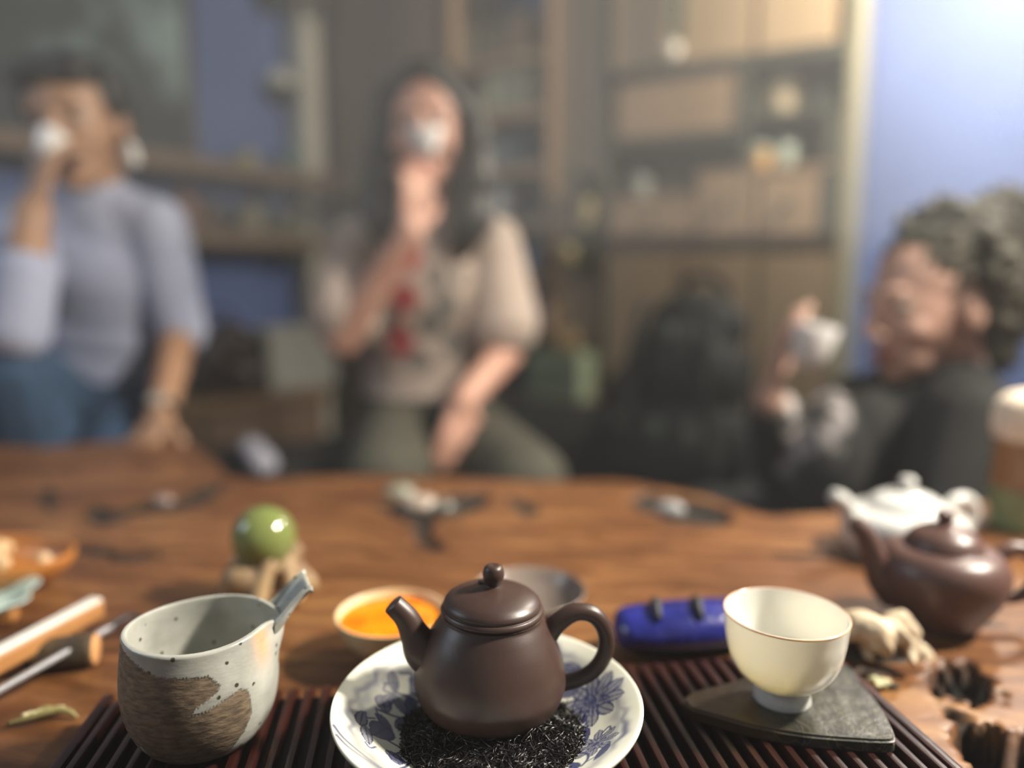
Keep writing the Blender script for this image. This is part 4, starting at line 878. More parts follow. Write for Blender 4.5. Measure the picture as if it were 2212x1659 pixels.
link('piece', box(.045, .012, .008, (0, 0, .004), .002), mat('offcut', 'b07840', rough=.6), t); link('sliver', box(.02, .007, .004, (.006, .012, .002), .001), MATS['offcut'], t)
# dried stem with buds
q = G(100, 1556, 0); t = thing('dried_sprig', 'curled dry tea stem with pale buds near the pitcher', 'stem', (q.x, q.y, T))
m_stem = mat('dry_stem', '6d6338', '8d8554', rough=.6, scale=90)
link('stem', tube([(-.018, -.008, .0025), (-.008, -.004, .004), (.004, .002, .005), (.012, .003, .004), (.018, .001, .0015)], [.0012, .002, .0024, .0016, .0008], 10), m_stem, t)
bm = Lumps()
for i in range(9): ellipsoid(bm, (-.010+.0022*i, -.004+.001*i+.001*(i % 2), .0058), (.0019, .0016, .0014), sub=2)
link('buds', blob(bm, .0006, 2), mat('pale_bud', 'b8b088', 'c9c29c', rough=.5), t)
link('leaf', tube([(-.012, .002, .002), (-.004, .006, .004), (.006, .007, .002)], [.001, .003, .0006], 10, flat=.25), m_stem, t)

# ================================================================== RIGHT SIDE OF THE TABLE
# second clay teapot
m_clay2 = mat('red_brown_clay', '4f3731', '5a4038', rough=.38, scale=10, bump=.05, bscale=500)
c = Vector((.327, .540, T))
body = [(0, 0), (.022, 0), (.026, .002), (.034, .012), (.0420, .026), (.0458, .038), (.0450, .047), (.0400, .0545), (.0330, .0585), (.026, .0590), (0, .0585)]
lid = [(0, .0595), (.0255, .0590), (.0275, .0600), (.0268, .0622), (.0225, .0680), (.0150, .0725), (.0080, .0745), (0, .0750)]
knob = [(0, .0735), (.0050, .0742), (.0045, .0760), (.0062, .0790), (.0065, .0820), (.0045, .0845), (0, .0850)]
teapot('teapot', 'shiny reddish brown clay teapot in front of the white teapot', c, body, lid, knob,
    [(-.032, 0, .020), (-.043, 0, .033), (-.050, 0, .050), (-.058, 0, .066), (-.066, 0, .0740)], [.012, .0115, .0088, .0072, .0062],
    [(.038, 0, .050), (.049, 0, .0570), (.061, 0, .0560), (.070, 0, .045), (.069, 0, .032), (.060, 0, .023), (.048, 0, .021), (.040, 0, .022)], [.0065, .0055, .005, .005, .005, .005, .005, .006], m_clay2, rot=(0, 0, math.radians(-4))).scale = (1, 1, 1.06)
# white teapot
c = Vector((.379, .690, T))
body = [(0, 0), (.034, 0), (.037, .002), (.046, .010), (.0545, .022), (.0560, .032), (.0500, .041), (.0400, .0455), (.034, .0465), (0, .0460)]
lid = [(0, .0470), (.0335, .0465), (.0352, .0478), (.0340, .0500), (.0270, .0560), (.0170, .0605), (.0080, .0625), (0, .0630)]
knob = [(0, .0615), (.0040, .0622), (.0035, .0645), (.0068, .0680), (.0075, .0720), (.0050, .0755), (0, .0760)]
teapot('teapot', 'white porcelain teapot with domed lid behind the brown teapot', c, body, lid, knob,
    [(-.040, 0, .012), (-.053, 0, .024), (-.060, 0, .040), (-.068, 0, .055), (-.080, 0, .0630)], [.016, .0135, .0100, .0080, .0065],
    [(.046, .0, .042), (.058, .0, .050), (.072, .0, .048), (.078, .0, .036), (.070, .0, .022), (.054, .0, .018)], [.006]*6, mat('grey_white_porcelain', 'c4c4bf', rough=.15, coat=.2), rot=(0, 0, math.radians(12)))
# driftwood
c = G(1905, 1452, 0); t = thing('driftwood', 'knotted bleached driftwood piece behind the white cup', 'driftwood', (c.x, c.y, T))
bm = bmesh.new(); W_ = lambda u, v, dy=0.0: at(u, v, c.y+dy)-Vector((c.x, c.y, T))
for q0, q1, r0, r1 in (((1815, 1352, .01), (1860, 1350, .005), .011, .013), ((1860, 1350, .005), (1900, 1372, 0), .013, .0125), ((1900, 1372, 0), (1912, 1390, -.004), .012, .009), ((1905, 1362, .01), (1945, 1340, .012), .010, .009),
        ((1945, 1340, .012), (1970, 1370, .006), .0085, .0075), ((1970, 1370, .006), (1974, 1428, -.006), .0072, .0048), ((1860, 1365, .01), (1876, 1420, 0), .008, .004), ((1960, 1372, .02), (2000, 1425, .022), .007, .006), ((1838, 1345, .004), (1822, 1372, .0), .009, .006), ((1885, 1360, -.004), (1900, 1398, -.006), .009, .006), ((1925, 1350, .004), (1945, 1378, -.002), .006, .0075), ((1985, 1400, .02), (2006, 1440, .016), .006, .005)):
    capsule(bm, W_(*q0), W_(*q1), r0*.84, r1*.84)
me = blob(bm, .0018, 1); cc = coords(me); me.vertices.foreach_set('co', (cc+np.stack([.0012*np.sin(cc[:, 2]*420+cc[:, 0]*300), .0012*np.sin(cc[:, 0]*380), .0012*np.sin(cc[:, 0]*330+cc[:, 1]*280)], 1)).astype(np.float32).ravel()); me.update()
link('wood', me, mat('bleached_wood', 'a8957a', 'd2c1a4', rough=.65, scale=60, bump=.5), t)
bm = Lumps(); capsule(bm, W_(1845, 1442, .02), W_(1935, 1442, .02), .011, .012); capsule(bm, W_(1835, 1368, .022), W_(1850, 1440, .028), .010, .011); capsule(bm, W_(1900, 1385, .024), W_(1915, 1440, .028), .011, .011)  # dark lumps stand in for the shaded void under the driftwood
link('shade_core', blob(bm, .003, 3), mat('shade_brown', '2a2119', '3a2e22', rough=.7, scale=40, bump=.4), t)
q = G(1896, 1486, 0); t = thing('dried_flower', 'tiny pale yellow dried flower beside the tray corner', 'flower', (q.x, q.y, T))
bm = Lumps(); rr_ = random.Random(8)
for i in range(10): ellipsoid(bm, (rr_.uniform(-.005, .005), rr_.uniform(-.004, .004), .003+rr_.uniform(0, .004)), (.0026, .0022, .002), sub=2)
link('petals', blob(bm, .0007, 2), mat('straw_petal', 'b8b48a', 'd0cca4', rough=.6), t)
link('calyx', tube([(.004, 0, .003), (.009, -.001, .002), (.013, -.002, .0015)], [.0022, .002, .0008], 8), mat('dark_calyx', '2f2a18', rough=.7), t)
# canister at the frame side
c = Vector((.556, .765, T)); t = thing('canister', 'tall tea canister with cream cloth cap, brown band and green foot', 'canister', c)
link('foot', lathe(prof([(0, 0), (.036, 0), (.040, .010), (.041, .035), (.040, .045), (0, .045)], 4), 48), mat('green_glaze', '7c8a5c', '98a47a', rough=.4, scale=20), t)
link('band', lathe(prof([(0, .044), (.040, .044), (.041, .06), (.040, .090), (.036, .098), (0, .098)], 4), 48), mat('brown_lacquer', '8a5f34', '9d7142', rough=.35, scale=14), t)
me = lathe(prof([(0, .096), (.037, .096), (.043, .102), (.045, .118), (.040, .136), (.024, .146), (0, .148)], 6), 64); cc = coords(me); th = np.arctan2(cc[:, 1], cc[:, 0]); f = 1+.035*np.cos(11*th); cc[:, 0] *= f; cc[:, 1] *= f; me.vertices.foreach_set('co', cc.ravel())
link('cloth_cap', me, mat('cream_cloth', 'd8c4ac', 'e4d4be', rough=.8, scale=60, bump=.2), t)
link('cord', lathe([(.0385, .096), (.0400, .0985), (.0385, .101), (.037, .0985), (.0385, .096)], 40), mat('hemp_cord', '7a5a38', rough=.8), t)
# folded cloth beyond the table edge, on a low chest
# ================================================================== PEOPLE
def basis(f, u):
    f = Vector(f).normalized(); u = Vector(u); r = f.cross(u).normalized(); u = r.cross(f).normalized()
    return f, r, u                                  # forward, the person's right, up
def Rm(f, r, u): return Matrix(((r.x, f.x, u.x), (r.y, f.y, u.y), (r.z, f.z, u.z)))
def add_head(bm, c, f, u, k=1.0):
    f, r, u = basis(f, u); R = Rm(f, r, u); P = lambda x, y, z: Vector(c)+(r*x+f*y+u*z)*k
    E = lambda x, y, z, a, b, d: ellipsoid(bm, P(x, y, z), (a*k, b*k, d*k), R)
    E(0, -.012, .032, .073, .090, .082)             # cranium
    E(0, .022, -.010, .064, .066, .080)             # face
    E(0, .040, -.070, .042, .045, .040)             # jaw
    E(0, .066, -.096, .021, .018, .016)             # chin
    for s in (-1, 1):
        E(s*.036, .058, -.030, .024, .024, .022)    # cheek
        E(s*.024, .080, .026, .026, .010, .008)     # brow ridge
        E(s*.075, -.008, -.012, .010, .020, .032)   # ear
        E(s*.011, .098, -.036, .010, .010, .008)    # nostril wing
    capsule(bm, P(0, .086, .020), P(0, .106, -.028), .0095*k, .0115*k)
    capsule(bm, P(-.018, .088, -.061), P(.018, .088, -.061), .0075*k, .0075*k); capsule(bm, P(-.015, .086, -.072), P(.015, .086, -.072), .008*k, .008*k)
    return P, R
def add_hand(bm, wrist, d, n, side, curl=(.5, .7, .5), k=1.0, spread=.05, thumb=(.55, .65, .45)):
    """WRIST, D towards the fingers, N the way the palm faces, SIDE +1/-1 the thumb's side"""
    d = Vector(d).normalized(); n = Vector(n); n = (n-d*n.dot(d)).normalized(); s = d.cross(n)*side
    w = Vector(wrist)
    for i, off in enumerate((.027, .009, -.009, -.026)):
        capsule(bm, w+s*off*.5*k, w+(d*.082+s*off)*k, .014*k, .0115*k)
        q = w+(d*.082+s*off)*k; dd = (d+s*(spread*(1.5-i))).normalized(); a = 0
        for L_, c_, r0, r1 in zip(((.038, .044, .041, .032)[i], (.024, .028, .026, .020)[i], (.020, .022, .021, .018)[i]), curl, (.0098, .0090, .0082), (.0090, .0082, .0074)):
            a += c_; v = dd*math.cos(a)+n*math.sin(a); q2 = q+v*L_*k; capsule(bm, q, q2, r0*k, r1*k); q = q2
    q = w+(d*.022+s*.030)*k; v = (d*thumb[0]+s*thumb[1]+n*thumb[2]).normalized(); q2 = q+v*.042*k
    capsule(bm, w+(d*.01+s*.01)*k, q, .015*k, .0135*k); capsule(bm, q, q2, .0125*k, .0105*k)
    v = (d*.9+s*.15+n*.6).normalized(); capsule(bm, q2, q2+v*.030*k, .0105*k, .0085*k)
def limb(bm, pts, rad):
    for a, b, ra, rb in zip(pts[:-1], pts[1:], rad[:-1], rad[1:]): capsule(bm, a, b, ra, rb)
def add_torso(bm, neck, chest, waist, pelvis, shL, shR, k=1.0, grow=0.0, depth=1.0, f=(0, -1, 0)):
    f = Vector(f); up = (Vector(neck)-Vector(pelvis)).normalized(); f, r, u = basis(f, up); R = Rm(f, r, u); g = grow
    ellipsoid(bm, chest, (.150*k+g, .098*k*depth+g, .135*k+g), R); ellipsoid(bm, Vector(chest)+u*.07, (.135*k+g, .085*k*depth+g, .08*k+g), R)
    for t in (.33, .66): ellipsoid(bm, Vector(chest).lerp(Vector(waist), t), (.140*k+g, .095*k*depth+g, .095*k+g), R)
    ellipsoid(bm, waist, (.130*k+g, .095*k*depth+g, .095*k+g), R); ellipsoid(bm, Vector(waist).lerp(Vector(pelvis), .5), (.142*k+g, .102*k*depth+g, .09*k+g), R); ellipsoid(bm, pelvis, (.155*k+g, .115*k*depth+g, .10*k+g), R)
    nb = Vector(neck); capsule(bm, nb, Vector(shL), .045*k+g, .050*k+g); capsule(bm, nb, Vector(shR), .045*k+g, .050*k+g)
def skin(name, a, b):
    return mat(name, a, b, rough=.5, scale=14)
def face_parts(root, P, R, k, o, m_hair, m_lip, brow=True):
    """eyes, brows and lips as children of the person"""
    m_eye = mat('eye_white', '948a82', rough=.2); m_iris = mat('dark_iris', '1d1511', rough=.15)
    for s in (-1, 1):
        bm = Lumps(); ellipsoid(bm, P(s*.031, .0735, .006)-o, (.0135*k, .0095*k, .0085*k), R); e = link('eye', bm_mesh(bm), m_eye, root)
        bm = Lumps(); ellipsoid(bm, P(s*.031, .0815, .006)-o, (.0058*k, .0025*k, .0060*k), R); link('iris', bm_mesh(bm), m_iris, e)
        bm = Lumps(); capsule(bm, P(s*.013, .0885, .026)-o, P(s*.048, .076, .027)-o, .0035*k, .0025*k); link('eyebrow', bm_mesh(bm), m_hair, root)
    bm = Lumps()
    capsule(bm, P(-.021, .0905, -.062)-o, P(.021, .0905, -.062)-o, .0055*k, .0055*k); capsule(bm, P(-.017, .089, -.072)-o, P(.017, .089, -.072)-o, .006*k, .006*k)
    link('lips', blob(bm, .002, 3), m_lip, root)
def cup_thing(label, c, rot, m, r=.030, h=.045):
    t = thing('tea_cup', label, 'cup', c, rot=rot)
    link('bowl', lathe(prof([(0, .004), (r*.5, .004), (r*.8, h*.35), (r*.97, h*.75), (r, h), (r*.95, h*.99), (r*.9, h*.72), (r*.7, h*.36), (0, .007)], 5), 48), m, t)
    link('foot', lathe([(r*.42, .006), (r*.45, 0), (r*.36, 0), (r*.34, .006)], 40), m, t); return t
def cut(me, z0=None, z1=None, planes=()):
    """trim a clothing shell to clean hems, capping each"""
    bm = bmesh.new(); bm.from_mesh(me); pl_ = list(planes)
    if z0 is not None: pl_.append(((0, 0, z0), (0, 0, -1)))
    if z1 is not None: pl_.append(((0, 0, z1), (0, 0, 1)))
    for co, no in pl_:
        g = bmesh.ops.bisect_plane(bm, geom=bm.verts[:]+bm.edges[:]+bm.faces[:], plane_co=co, plane_no=no, clear_outer=True)
        ed = [e for e in bm.edges if e.is_boundary]
        if ed: bmesh.ops.holes_fill(bm, edges=ed, sides=0)
    out = bpy.data.meshes.new('m'); bm.to_mesh(out); bm.free(); return out
VOX = .0052
m_cupw = mat('white_cup_glaze', 'e6e4e0', rough=.12, coat=.3)
def stool(label, x, y, h):
    t = thing('stool', label, 'stool', (x, y, 0))
    link('seat', lathe(prof([(0, h-.04), (.15, h-.04), (.165, h-.02), (.155, h), (0, h)], 3), 40), m_brown, t)
    for k in range(4):
        a = math.pi/4+k*math.pi/2; link('leg', tube([(.11*math.cos(a), .11*math.sin(a), h-.03), (.14*math.cos(a), .14*math.sin(a), 0)], [.017, .015], 12, 1), m_brown, t)

# ------------------------------------------------------------------ A: lilac top, at the left
O = Vector((at(200, 900, 1.46).x, 1.46, 0))
hc = at(165, 270, 1.36); fA, uA = Vector((.12, -1, -.16)), Vector((-.10, -.1, 1))
nk = at(208, 430, 1.41); shL = at(338, 492, 1.43); shR = at(48, 490, 1.40); ch = at(205, 585, 1.44); wa_ = at(212, 770, 1.47); pe = at(200, 885, 1.48)
elL = at(388, 715, 1.43); wrL = at(346, 900, 1.245); elR = at(38, 715, 1.20); wrR = at(72, 455, 1.235)
kneeR = at(40, 815, 1.22); kneeL = at(255, 975, 1.27); hipR = at(140, 905, 1.46); hipL = at(265, 905, 1.46)
ankR = Vector((kneeR.x+.05, 1.36, .09)); ankL = Vector((kneeL.x, 1.40, .09))
bm = Lumps(); PA, RA = add_head(bm, hc, fA, uA)
capsule(bm, nk+Vector((0, 0, -.02)), hc+Vector((.005, .03, -.05)), .054, .050)
add_torso(bm, nk, ch, wa_, pe, shL, shR, .86)
limb(bm, [shL, elL, wrL], [.047, .036, .025]); limb(bm, [shR, elR, wrR], [.047, .039, .029])
add_hand(bm, wrL, (-.12, -.72, -.55), (0, -.5, -.9), 1, (.25, .35, .3), .92)
add_hand(bm, wrR, (.25, .12, 1), (.6, .8, -.05), 1, (.45, .7, .6), .95)
for h_, k_, a_ in ((hipR, kneeR, ankR), (hipL, kneeL, ankL)):
    limb(bm, [h_, k_, a_], [.075, .056, .038]); capsule(bm, a_+Vector((0, .03, -.05)), a_+Vector((0, -.12, -.06)), .032, .026)
pA = link('person', blob(bm, VOX, 5, origin=O), skin('skin_tan', '8e6a50', 'a07a5c'), None, O)
tag(pA, 'person in lilac top and blue jeans sipping from a white cup', 'person')
m_hairA = mat('black_hair', '141311', '211f1b', rough=.5, scale=60, stretch=(1, 1, .2), bump=.3)
face_parts(pA, PA, RA, 1.0, O, m_hairA, mat('lip_a', '7c4a42', rough=.4))
bm = Lumps(); f_, r_, u_ = basis(fA, uA)
for x, y, z, a, b, d in ((0, -.030, .050, .083, .088, .078), (0, -.050, .020, .080, .075, .085), (0, -.105, .02, .050, .045, .050), (0, .010, .092, .060, .055, .026), (.03, .052, .082, .042, .036, .026), (-.03, .052, .082, .042, .036, .026)): ellipsoid(bm, PA(x, y, z), (a, b, d), RA)
for s in (-1, 1): ellipsoid(bm, PA(s*.070, -.010, .045), (.018, .045, .050), RA)
link('hair', blob(bm, .005, 4, origin=O), m_hairA, pA)
for s in (-1, 1):
    bm = Lumps(); ellipsoid(bm, PA(s*.080, -.002, -.052)-O, (.011, .008, .020), RA); ellipsoid(bm, PA(s*.080, 0, -.066)-O, (.013, .010, .013), RA); link('earring', blob(bm, .0015, 2), mat('pearl_white', 'd2d0cc', rough=.2), pA)
# top
bm = Lumps(); add_torso(bm, nk, ch, wa_, pe, shL, shR, .86, .012)
limb(bm, [shL, elL], [.062, .052]); limb(bm, [shR, shR.lerp(elR, .5), elR], [.062, .058, .052]); capsule(bm, elR, elR.lerp(wrR, .46), .052, .050)
capsule(bm, nk+Vector((0, 0, -.03)), nk+Vector((-.004, -.01, .045)), .062, .058)
d1 = (wrR-elR).normalized(); c1 = elR.lerp(wrR, .40)
me = blob(bm, VOX, 6, origin=O)
me = cut(me, z0=at(210, 822, 1.45).z)
m_lil = mat('lilac_cotton', '8c92a6', '989db1', rough=.85, scale=12, bump=.1, bscale=300)
link('top', me, m_lil, pA)
bm = Lumps(); limb(bm, [hipR, kneeR, ankR.lerp(kneeR, .12)], [.088, .070, .056]); limb(bm, [hipL, kneeL, ankL.lerp(kneeL, .12)], [.088, .070, .056])
f2, r2, u2 = basis((0, -1, 0), (0, 0, 1)); R2_ = Rm(f2, r2, u2); ellipsoid(bm, pe, (.150, .118, .105), R2_); ellipsoid(bm, pe.lerp(wa_, .35), (.138, .108, .08), R2_)
link('jeans', blob(bm, VOX, 6, origin=O), mat('blue_denim', '1c324a', '28425c', rough=.85, scale=40, bump=.2), pA)
for a_ in (ankR, ankL):
    bm = Lumps(); capsule(bm, a_+Vector((0, .03, -.052)), a_+Vector((0, -.13, -.060)), .038, .032); link('shoe', cut(blob(bm, .005, 3, origin=O), z0=.0), mat('dark_shoe', '22211f', rough=.6), pA)
bm = Lumps(); dW = (wrL-elL).normalized(); me = lathe([(.027, -.006), (.0315, -.005), (.0315, .005), (.027, .006), (.027, -.006)], 32); me.transform(Matrix.Translation(wrL-dW*.012-O) @ dW.to_track_quat('Z', 'X').to_matrix().to_4x4())
br_ = link('bracelet', me, mat('dark_strap', '3a332c', rough=.5), pA)
me = lathe(prof([(0, .000), (.014, 0), (.015, .003), (.013, .006), (0, .006)], 3), 28); nn = Vector((.15, -.75, .65)).normalized(); nn = (nn-dW*nn.dot(dW)).normalized(); me.transform(Matrix.Translation(wrL-dW*.012+nn*.0285-O) @ nn.to_track_quat('Z', 'X').to_matrix().to_4x4()); link('watch_face', me, mat('watch_case', 'a89f94', rough=.25, metal=.4), br_)
cup_thing('white cup held up to the face of the person in lilac', at(92, 334, 1.245), (math.radians(-18), math.radians(22), 0), m_cupw, .022, .042)
stool('wooden stool under the person in lilac', pe.x, pe.y, pe.z-.108)

# ------------------------------------------------------------------ B: cream printed tee, in the middle
O = Vector((at(925, 900, 1.6).x, 1.6, 0))
hc = at(924, 282, 1.52); fB, uB = Vector((-.04, -1, -.10)), Vector((.02, -.04, 1))
nk = at(915, 478, 1.57); shL = at(1060, 530, 1.59); shR = at(772, 530, 1.58); ch = at(922, 625, 1.59); wa_ = at(918, 790, 1.62); pe = at(928, 915, 1.63)
elR = at(738, 735, 1.48); wrR = at(888, 500, 1.405); elL = at(1092, 762, 1.54); wrL = at(1000, 868, 1.38)
hipR = at(862, 925, 1.62); hipL = at(992, 925, 1.62); kneeR = at(835, 1035, 1.24); kneeL = at(1135, 1045, 1.26)
ankR = Vector((kneeR.x-.02, 1.36, .09)); ankL = Vector((kneeL.x+.02, 1.38, .09))
bm = Lumps(); PB_, RB_ = add_head(bm, hc, fB, uB, 1.03)
capsule(bm, nk+Vector((0, 0, -.03)), hc+Vector((.0, .03, -.05)), .055, .050)
add_torso(bm, nk, ch, wa_, pe, shL, shR, .88)
limb(bm, [shL, elL, wrL], [.046, .037, .026]); limb(bm, [shR, elR, wrR], [.046, .037, .026])
add_hand(bm, wrR, (.16, -.05, 1), (-.25, -.95, .1) if False else (-.55, .85, .1), -1, (.55, .75, .6), .95)
add_hand(bm, wrL, (-.22, -.30, -.95), (-.4, .8, -.2), 1, (.25, .35, .3), .95)
for h_, k_, a_ in ((hipR, kneeR, ankR), (hipL, kneeL, ankL)):
    limb(bm, [h_, k_, a_], [.078, .058, .040]); capsule(bm, a_+Vector((0, .03, -.05)), a_+Vector((0, -.12, -.06)), .032, .026)
pB = link('person', blob(bm, VOX, 5, origin=O), skin('skin_rosy', 'bb8a76', 'c79a84'), None, O)
tag(pB, 'person with long dark hair in cream printed tee sipping from a cup', 'person')
m_hairB = mat('dark_brown_hair', '1d1a15', '2d2921', rough=.5, scale=70, stretch=(1, 1, .12), bump=.4)
face_parts(pB, PB_, RB_, 1.03, O, m_hairB, mat('lip_b', '9c5c56', rough=.4))
bm = Lumps()
for x, y, z, a, b, d in ((0, -.030, .048, .088, .092, .088), (0, -.050, .0, .088, .075, .10), (0, -.060, -.08, .085, .055, .10)): ellipsoid(bm, PB_(x, y, z), (a, b, d), RB_)
for s, pts in ((-1, ((1012, 215), (1026, 300), (1028, 390), (1020, 470), (1000, 545))), (1, ((842, 215), (832, 300), (826, 390), (826, 460), (832, 520)))):
    rad = (.030, .034, .044, .048, .018)
    for (p0, r0), (p1, r1) in zip(list(zip(pts, rad))[:-1], list(zip(pts, rad))[1:]): capsule(bm, at(p0[0], p0[1], 1.515), at(p1[0], p1[1], 1.495), r0, r1)
    capsule(bm, PB_(-s*.014, .052, .102), PB_(-s*.076, .022, .03), .020, .022)
link('hair', blob(bm, .005, 4, origin=O), m_hairB, pB)
bm = Lumps(); add_torso(bm, nk, ch, wa_, pe, shL, shR, .88, .020, 1.05)
limb(bm, [shL, shL.lerp(elL, .72)], [.066, .082]); limb(bm, [shR, shR.lerp(elR, .70)], [.066, .080])
me = blob(bm, VOX, 6, origin=O)
me = cut(me, z0=at(925, 856, 1.56).z, planes=((tuple(shL.lerp(elL, .74)-O), tuple((elL-shL).normalized())), ) if False else ())
cw = coords(me)+np.array(O, dtype=np.float32); front = sstep(1.62, 1.54, cw[:, 1])
def spot(u, v, Y, ru, rv):
    c = at(u, v, Y); k = Y/FPX; return 1-sstep(.75, 1.15, np.hypot((cw[:, 0]-c.x)/(ru*k), (cw[:, 2]-c.z)/(rv*k)))
red = np.zeros(len(cw)); grey = np.zeros(len(cw))
for u, v, a, b in ((886, 552, 28, 38), (876, 645, 30, 34), (864, 738, 32, 40)): red = np.maximum(red, spot(u, v, 1.50, a, b))
for u, v, a, b in ((945, 600, 22, 34), (965, 660, 28, 40), (930, 700, 30, 34), (975, 740, 22, 36), (905, 780, 24, 26), (838, 600, 20, 40), (840, 690, 18, 40), (945, 540, 16, 24), (990, 600, 14, 24)): grey = np.maximum(grey, spot(u, v, 1.50, a, b))
set_attr(me, 'red_print', red*front*.9); set_attr(me, 'grey_print', grey*front*.85)
m_tee = mat('cream_cotton', 'b09e90', 'baa99c', rough=.85, scale=10, bump=.1, bscale=300); attr_mix(m_tee, 'grey_print', '5c5c58'); attr_mix(m_tee, 'red_print', 'a02a34')
link('tee', me, m_tee, pB)
bm = Lumps(); limb(bm, [hipR, kneeR, ankR.lerp(kneeR, .12)], [.092, .078, .062]); limb(bm, [hipL, kneeL, ankL.lerp(kneeL, .12)], [.092, .078, .062])
ellipsoid(bm, pe, (.152, .125, .105), R2_); ellipsoid(bm, pe.lerp(wa_, .3), (.145, .115, .08), R2_)
link('trousers', blob(bm, VOX, 6, origin=O), mat('olive_cotton', '38362b', '434135', rough=.85, scale=30, bump=.2), pB)
for a_ in (ankR, ankL):
    bm = Lumps(); capsule(bm, a_+Vector((0, .03, -.052)), a_+Vector((0, -.13, -.060)), .038, .032); link('shoe', cut(blob(bm, .005, 3, origin=O), z0=.0), MATS['dark_shoe'], pB)
cup_thing('white cup held to the lips of the long haired person', at(922, 338, 1.375), (math.radians(12), 0, 0), m_cupw, .029, .050)
stool('wooden stool under the long haired person', pe.x, pe.y, pe.z-.108)

# ------------------------------------------------------------------ C: black clothes, in profile at the right
O = Vector((at(2010, 900, 1.16).x, 1.18, 0))
hc = at(2008, 655, 1.13); fC, uC = Vector((-1, -.22, -.14)), Vector((-.12, 0, 1))
nk = at(2050, 815, 1.17); shN = at(2095, 905, 1.03); shF = at(1960, 895, 1.31); ch = at(1985, 985, 1.17); wa_ = at(2000, 1140, 1.20); pe = Vector((wa_.x+.03, 1.22, .50))
elF = at(1690, 1010, 1.24); wrF = at(1664, 862, 1.13); elN = at(2030, 1150, .99); wrN = at(1900, 1230, 1.02)
hipN, hipF = pe+Vector((-.02, -.07, -.01)), pe+Vector((-.02, .07, -.01)); kneeN = pe+Vector((-.36, -.05, .02)); kneeF = pe+Vector((-.36, .10, .02)); ankN = Vector((kneeN.x+.03, kneeN.y, .09)); ankF = Vector((kneeF.x+.03, kneeF.y, .09))
bm = Lumps(); PC_, RC_ = add_head(bm, hc, fC, uC, 1.0)
capsule(bm, nk+Vector((.01, 0, -.04)), hc+Vector((.03, 0, -.05)), .054, .050)
add_torso(bm, nk, ch, wa_, pe, shN, shF, .90, f=(-1, -.25, 0))
limb(bm, [shF, elF, wrF], [.046, .037, .026]); limb(bm, [shN, elN, wrN], [.046, .037, .026])
add_hand(bm, wrF, (.10, -.05, 1), (1, -.25, .1), 1, (.15, .40, .40), .92)
add_hand(bm, wrN, (-1, 0, -.1), (0, 0, -1), 1, (.3, .3, .3), .95)
for h_, k_, a_ in ((hipN, kneeN, ankN), (hipF, kneeF, ankF)):
    limb(bm, [h_, k_, a_], [.078, .058, .040]); capsule(bm, a_+Vector((.03, 0, -.05)), a_+Vector((-.12, 0, -.06)), .032, .026)
pC = link('person', blob(bm, VOX, 5, origin=O), skin('skin_pink', 'b08a78', 'bc9886'), None, O)
tag(pC, 'person in black seen in profile lifting a white cup', 'person')
m_hairC = mat('curly_hair', '3a372c', '4c483a', rough=.7, scale=80, bump=.5)
face_parts(pC, PC_, RC_, 1.0, O, m_hairC, mat('lip_c', '94584e', rough=.4))
bm = Lumps(); rr_ = random.Random(4)
for x, y, z, a, b, d in ((0, -.030, .052, .084, .090, .080), (0, -.060, .010, .082, .070, .095)): ellipsoid(bm, PC_(x, y, z), (a, b, d), RC_)
for k in range(170):                                                   # loose curls, thickest high at the back
    a = rr_.uniform(-1.5, 1.5); b = rr_.uniform(-.5, 1.45); R_ = rr_.uniform(.085, .115) + .03*max(0, math.sin(b))*rr_.random()*(1 if b < .9 else .3)
    v_ = Vector((math.sin(a)*math.cos(b)*.85, -math.cos(a)*math.cos(b), math.sin(b)))
    ellipsoid(bm, PC_(v_.x*R_, v_.y*R_-.02, v_.z*R_+.02), rr_.uniform(.012, .022), sub=2)
for u, v, r in ((2120, 500, .055), (2165, 470, .05), (2185, 540, .055), (2195, 620, .05), (2170, 690, .045), (2150, 760, .035)): ellipsoid(bm, at(u, v, 1.17), r, sub=2)
me = blob(bm, .005, 2, origin=O); cc = coords(me); nn_ = np.empty(len(me.vertices)*3, dtype=np.float32); me.vertices.foreach_get('normal', nn_); nn_ = nn_.reshape(-1, 3)
dd = .0075*np.sin(cc[:, 0]*170+2*np.sin(cc[:, 2]*60))*np.sin(cc[:, 1]*180+cc[:, 2]*90)*np.cos(cc[:, 2]*165)
me.vertices.foreach_set('co', (cc+nn_*dd[:, None]).astype(np.float32).ravel()); me.update(); link('hair', me, m_hairC, pC)
bm = Lumps(); add_torso(bm, nk, ch, wa_, pe, shN, shF, .92, .016, f=(-1, -.25, 0))
limb(bm, [shF, elF, elF.lerp(wrF, .80)], [.066, .056, .042]); limb(bm, [shN, elN, elN.lerp(wrN, .85)], [.068, .060, .046])
capsule(bm, nk+Vector((0, 0, -.035)), nk+Vector((-.004, 0, .02)), .068, .060)
ellipsoid(bm, at(1800, 1010, 1.15), (.075, .09, .13)); ellipsoid(bm, at(1850, 940, 1.16), (.07, .09, .10))
me = blob(bm, VOX, 6, origin=O); cw = coords(me)+np.array(O, dtype=np.float32)
pr = np.zeros(len(cw))
for u, v, a, b in ((1770, 960, 55, 40), (1725, 900, 26, 60), (1820, 880, 30, 60), (1770, 990, 40, 24), (1735, 1030, 14, 40)): pr = np.maximum(pr, spot(u, v, 1.08, a, b))
pr *= sstep(1.22, 1.12, cw[:, 1])
set_attr(me, 'print', pr*.9)
m_blk = mat('black_jersey', '1a1a18', '232321', rough=.85, scale=20, bump=.1, bscale=300); N, L, p = nodes(m_blk)
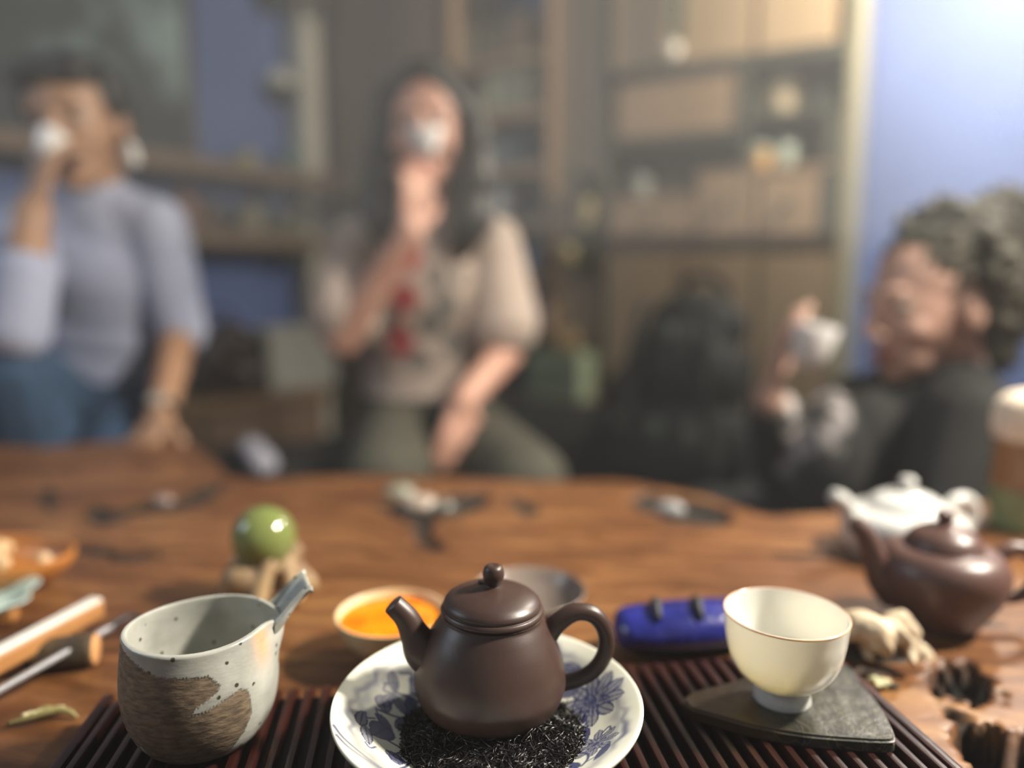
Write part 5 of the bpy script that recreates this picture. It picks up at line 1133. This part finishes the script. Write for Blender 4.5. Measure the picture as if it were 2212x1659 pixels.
nz = N.new('ShaderNodeTexNoise'); nz.inputs['Scale'].default_value = 16; cr_ = N.new('ShaderNodeValToRGB'); cr_.color_ramp.elements[0].position = .40; cr_.color_ramp.elements[1].position = .56; cr_.color_ramp.elements[0].color = lin('3a3836'); cr_.color_ramp.elements[1].color = lin('b8b0ac'); L.new(nz.outputs['Fac'], cr_.inputs[0])
attr_mix(m_blk, 'print', cr_.outputs[0])
link('sweater', me, m_blk, pC)
bm = Lumps(); limb(bm, [hipN, kneeN, ankN.lerp(kneeN, .12)], [.09, .072, .058]); limb(bm, [hipF, kneeF, ankF.lerp(kneeF, .12)], [.09, .072, .058]); ellipsoid(bm, pe, (.118, .15, .10)); ellipsoid(bm, pe.lerp(wa_, .25), (.11, .14, .09))
link('trousers', blob(bm, VOX, 6, origin=O), mat('charcoal_cotton', '1e1f20', '292a2b', rough=.85, scale=30), pC)
for a_ in (ankN, ankF):
    bm = Lumps(); capsule(bm, a_+Vector((.03, 0, -.052)), a_+Vector((-.13, 0, -.060)), .038, .032); link('shoe', cut(blob(bm, .005, 3, origin=O), z0=.0), MATS['dark_shoe'], pC)
cup_thing('white cup held out by the person in black', at(1742, 792, 1.10), (math.radians(4), math.radians(8), 0), m_cupw, .034, .062)
stool('wooden stool under the person in black', pe.x, pe.y, pe.z-.103)
# grey cloth on a low black chest beyond the table
c = at(545, 975, 1.50); t = thing('chest', 'low black chest between the two facing people', 'chest', (c.x+.05, c.y+.06, 0), .35)
link('body', box(.34, .30, c.z-.05, (0, 0, (c.z-.05)/2), .008), mat('black_lacquer', '1b1a18', rough=.5), t, smooth=False); link('lid', box(.35, .31, .025, (0, 0, c.z-.038), .006), MATS['black_lacquer'], t, smooth=False)
bm = Lumps()
for k in range(6): ellipsoid(bm, (-.035+.016*k, -.03*k+.06, .022+.004*math.sin(k*2)), (.030, .030, .018+.006*(k % 2)), sub=2)
me = blob(bm, .004, 4); me.transform(Matrix.Translation((0, 0, -coords(me)[:, 2].min())))
o = link('crumpled_cloth', me, mat('grey_lilac_cloth', '8d8c99', '9d9ca8', rough=.85, scale=20, bump=.2), None, (c.x+.01, c.y-.01, c.z-.0255)); tag(o, 'crumpled pale grey cloth lying on the black chest', 'cloth')
# ================================================================== FLARE_HAZE
def haze(size, c, dens, label):  # added scattering volume that stands in for lens flare
    m_hz = bpy.data.materials.new('flare_haze'); m_hz.use_nodes = True; N = m_hz.node_tree.nodes; L = m_hz.node_tree.links
    N.remove(N['Principled BSDF']); vs_ = N.new('ShaderNodeVolumeScatter'); vs_.inputs['Color'].default_value = (.97, .98, 1.0, 1); vs_.inputs['Density'].default_value = dens
    L.new(vs_.outputs[0], N['Material Output'].inputs['Volume'])
    hz = link('haze', box(*size, (0, 0, 0)), m_hz, None, c, smooth=False); tag(hz, label, 'haze', kind='stuff'); return hz
haze((4.4, 3.9, 2.6), (0, 1.33, 1.34), FLARE_HAZE, 'thin pale haze added through the room as lens veil')
haze((3.5, 2.2, 1.62), (0.45, 1.85, 1.83), FLARE_HAZE2, 'denser pale haze added before the cabinet as lens flare')
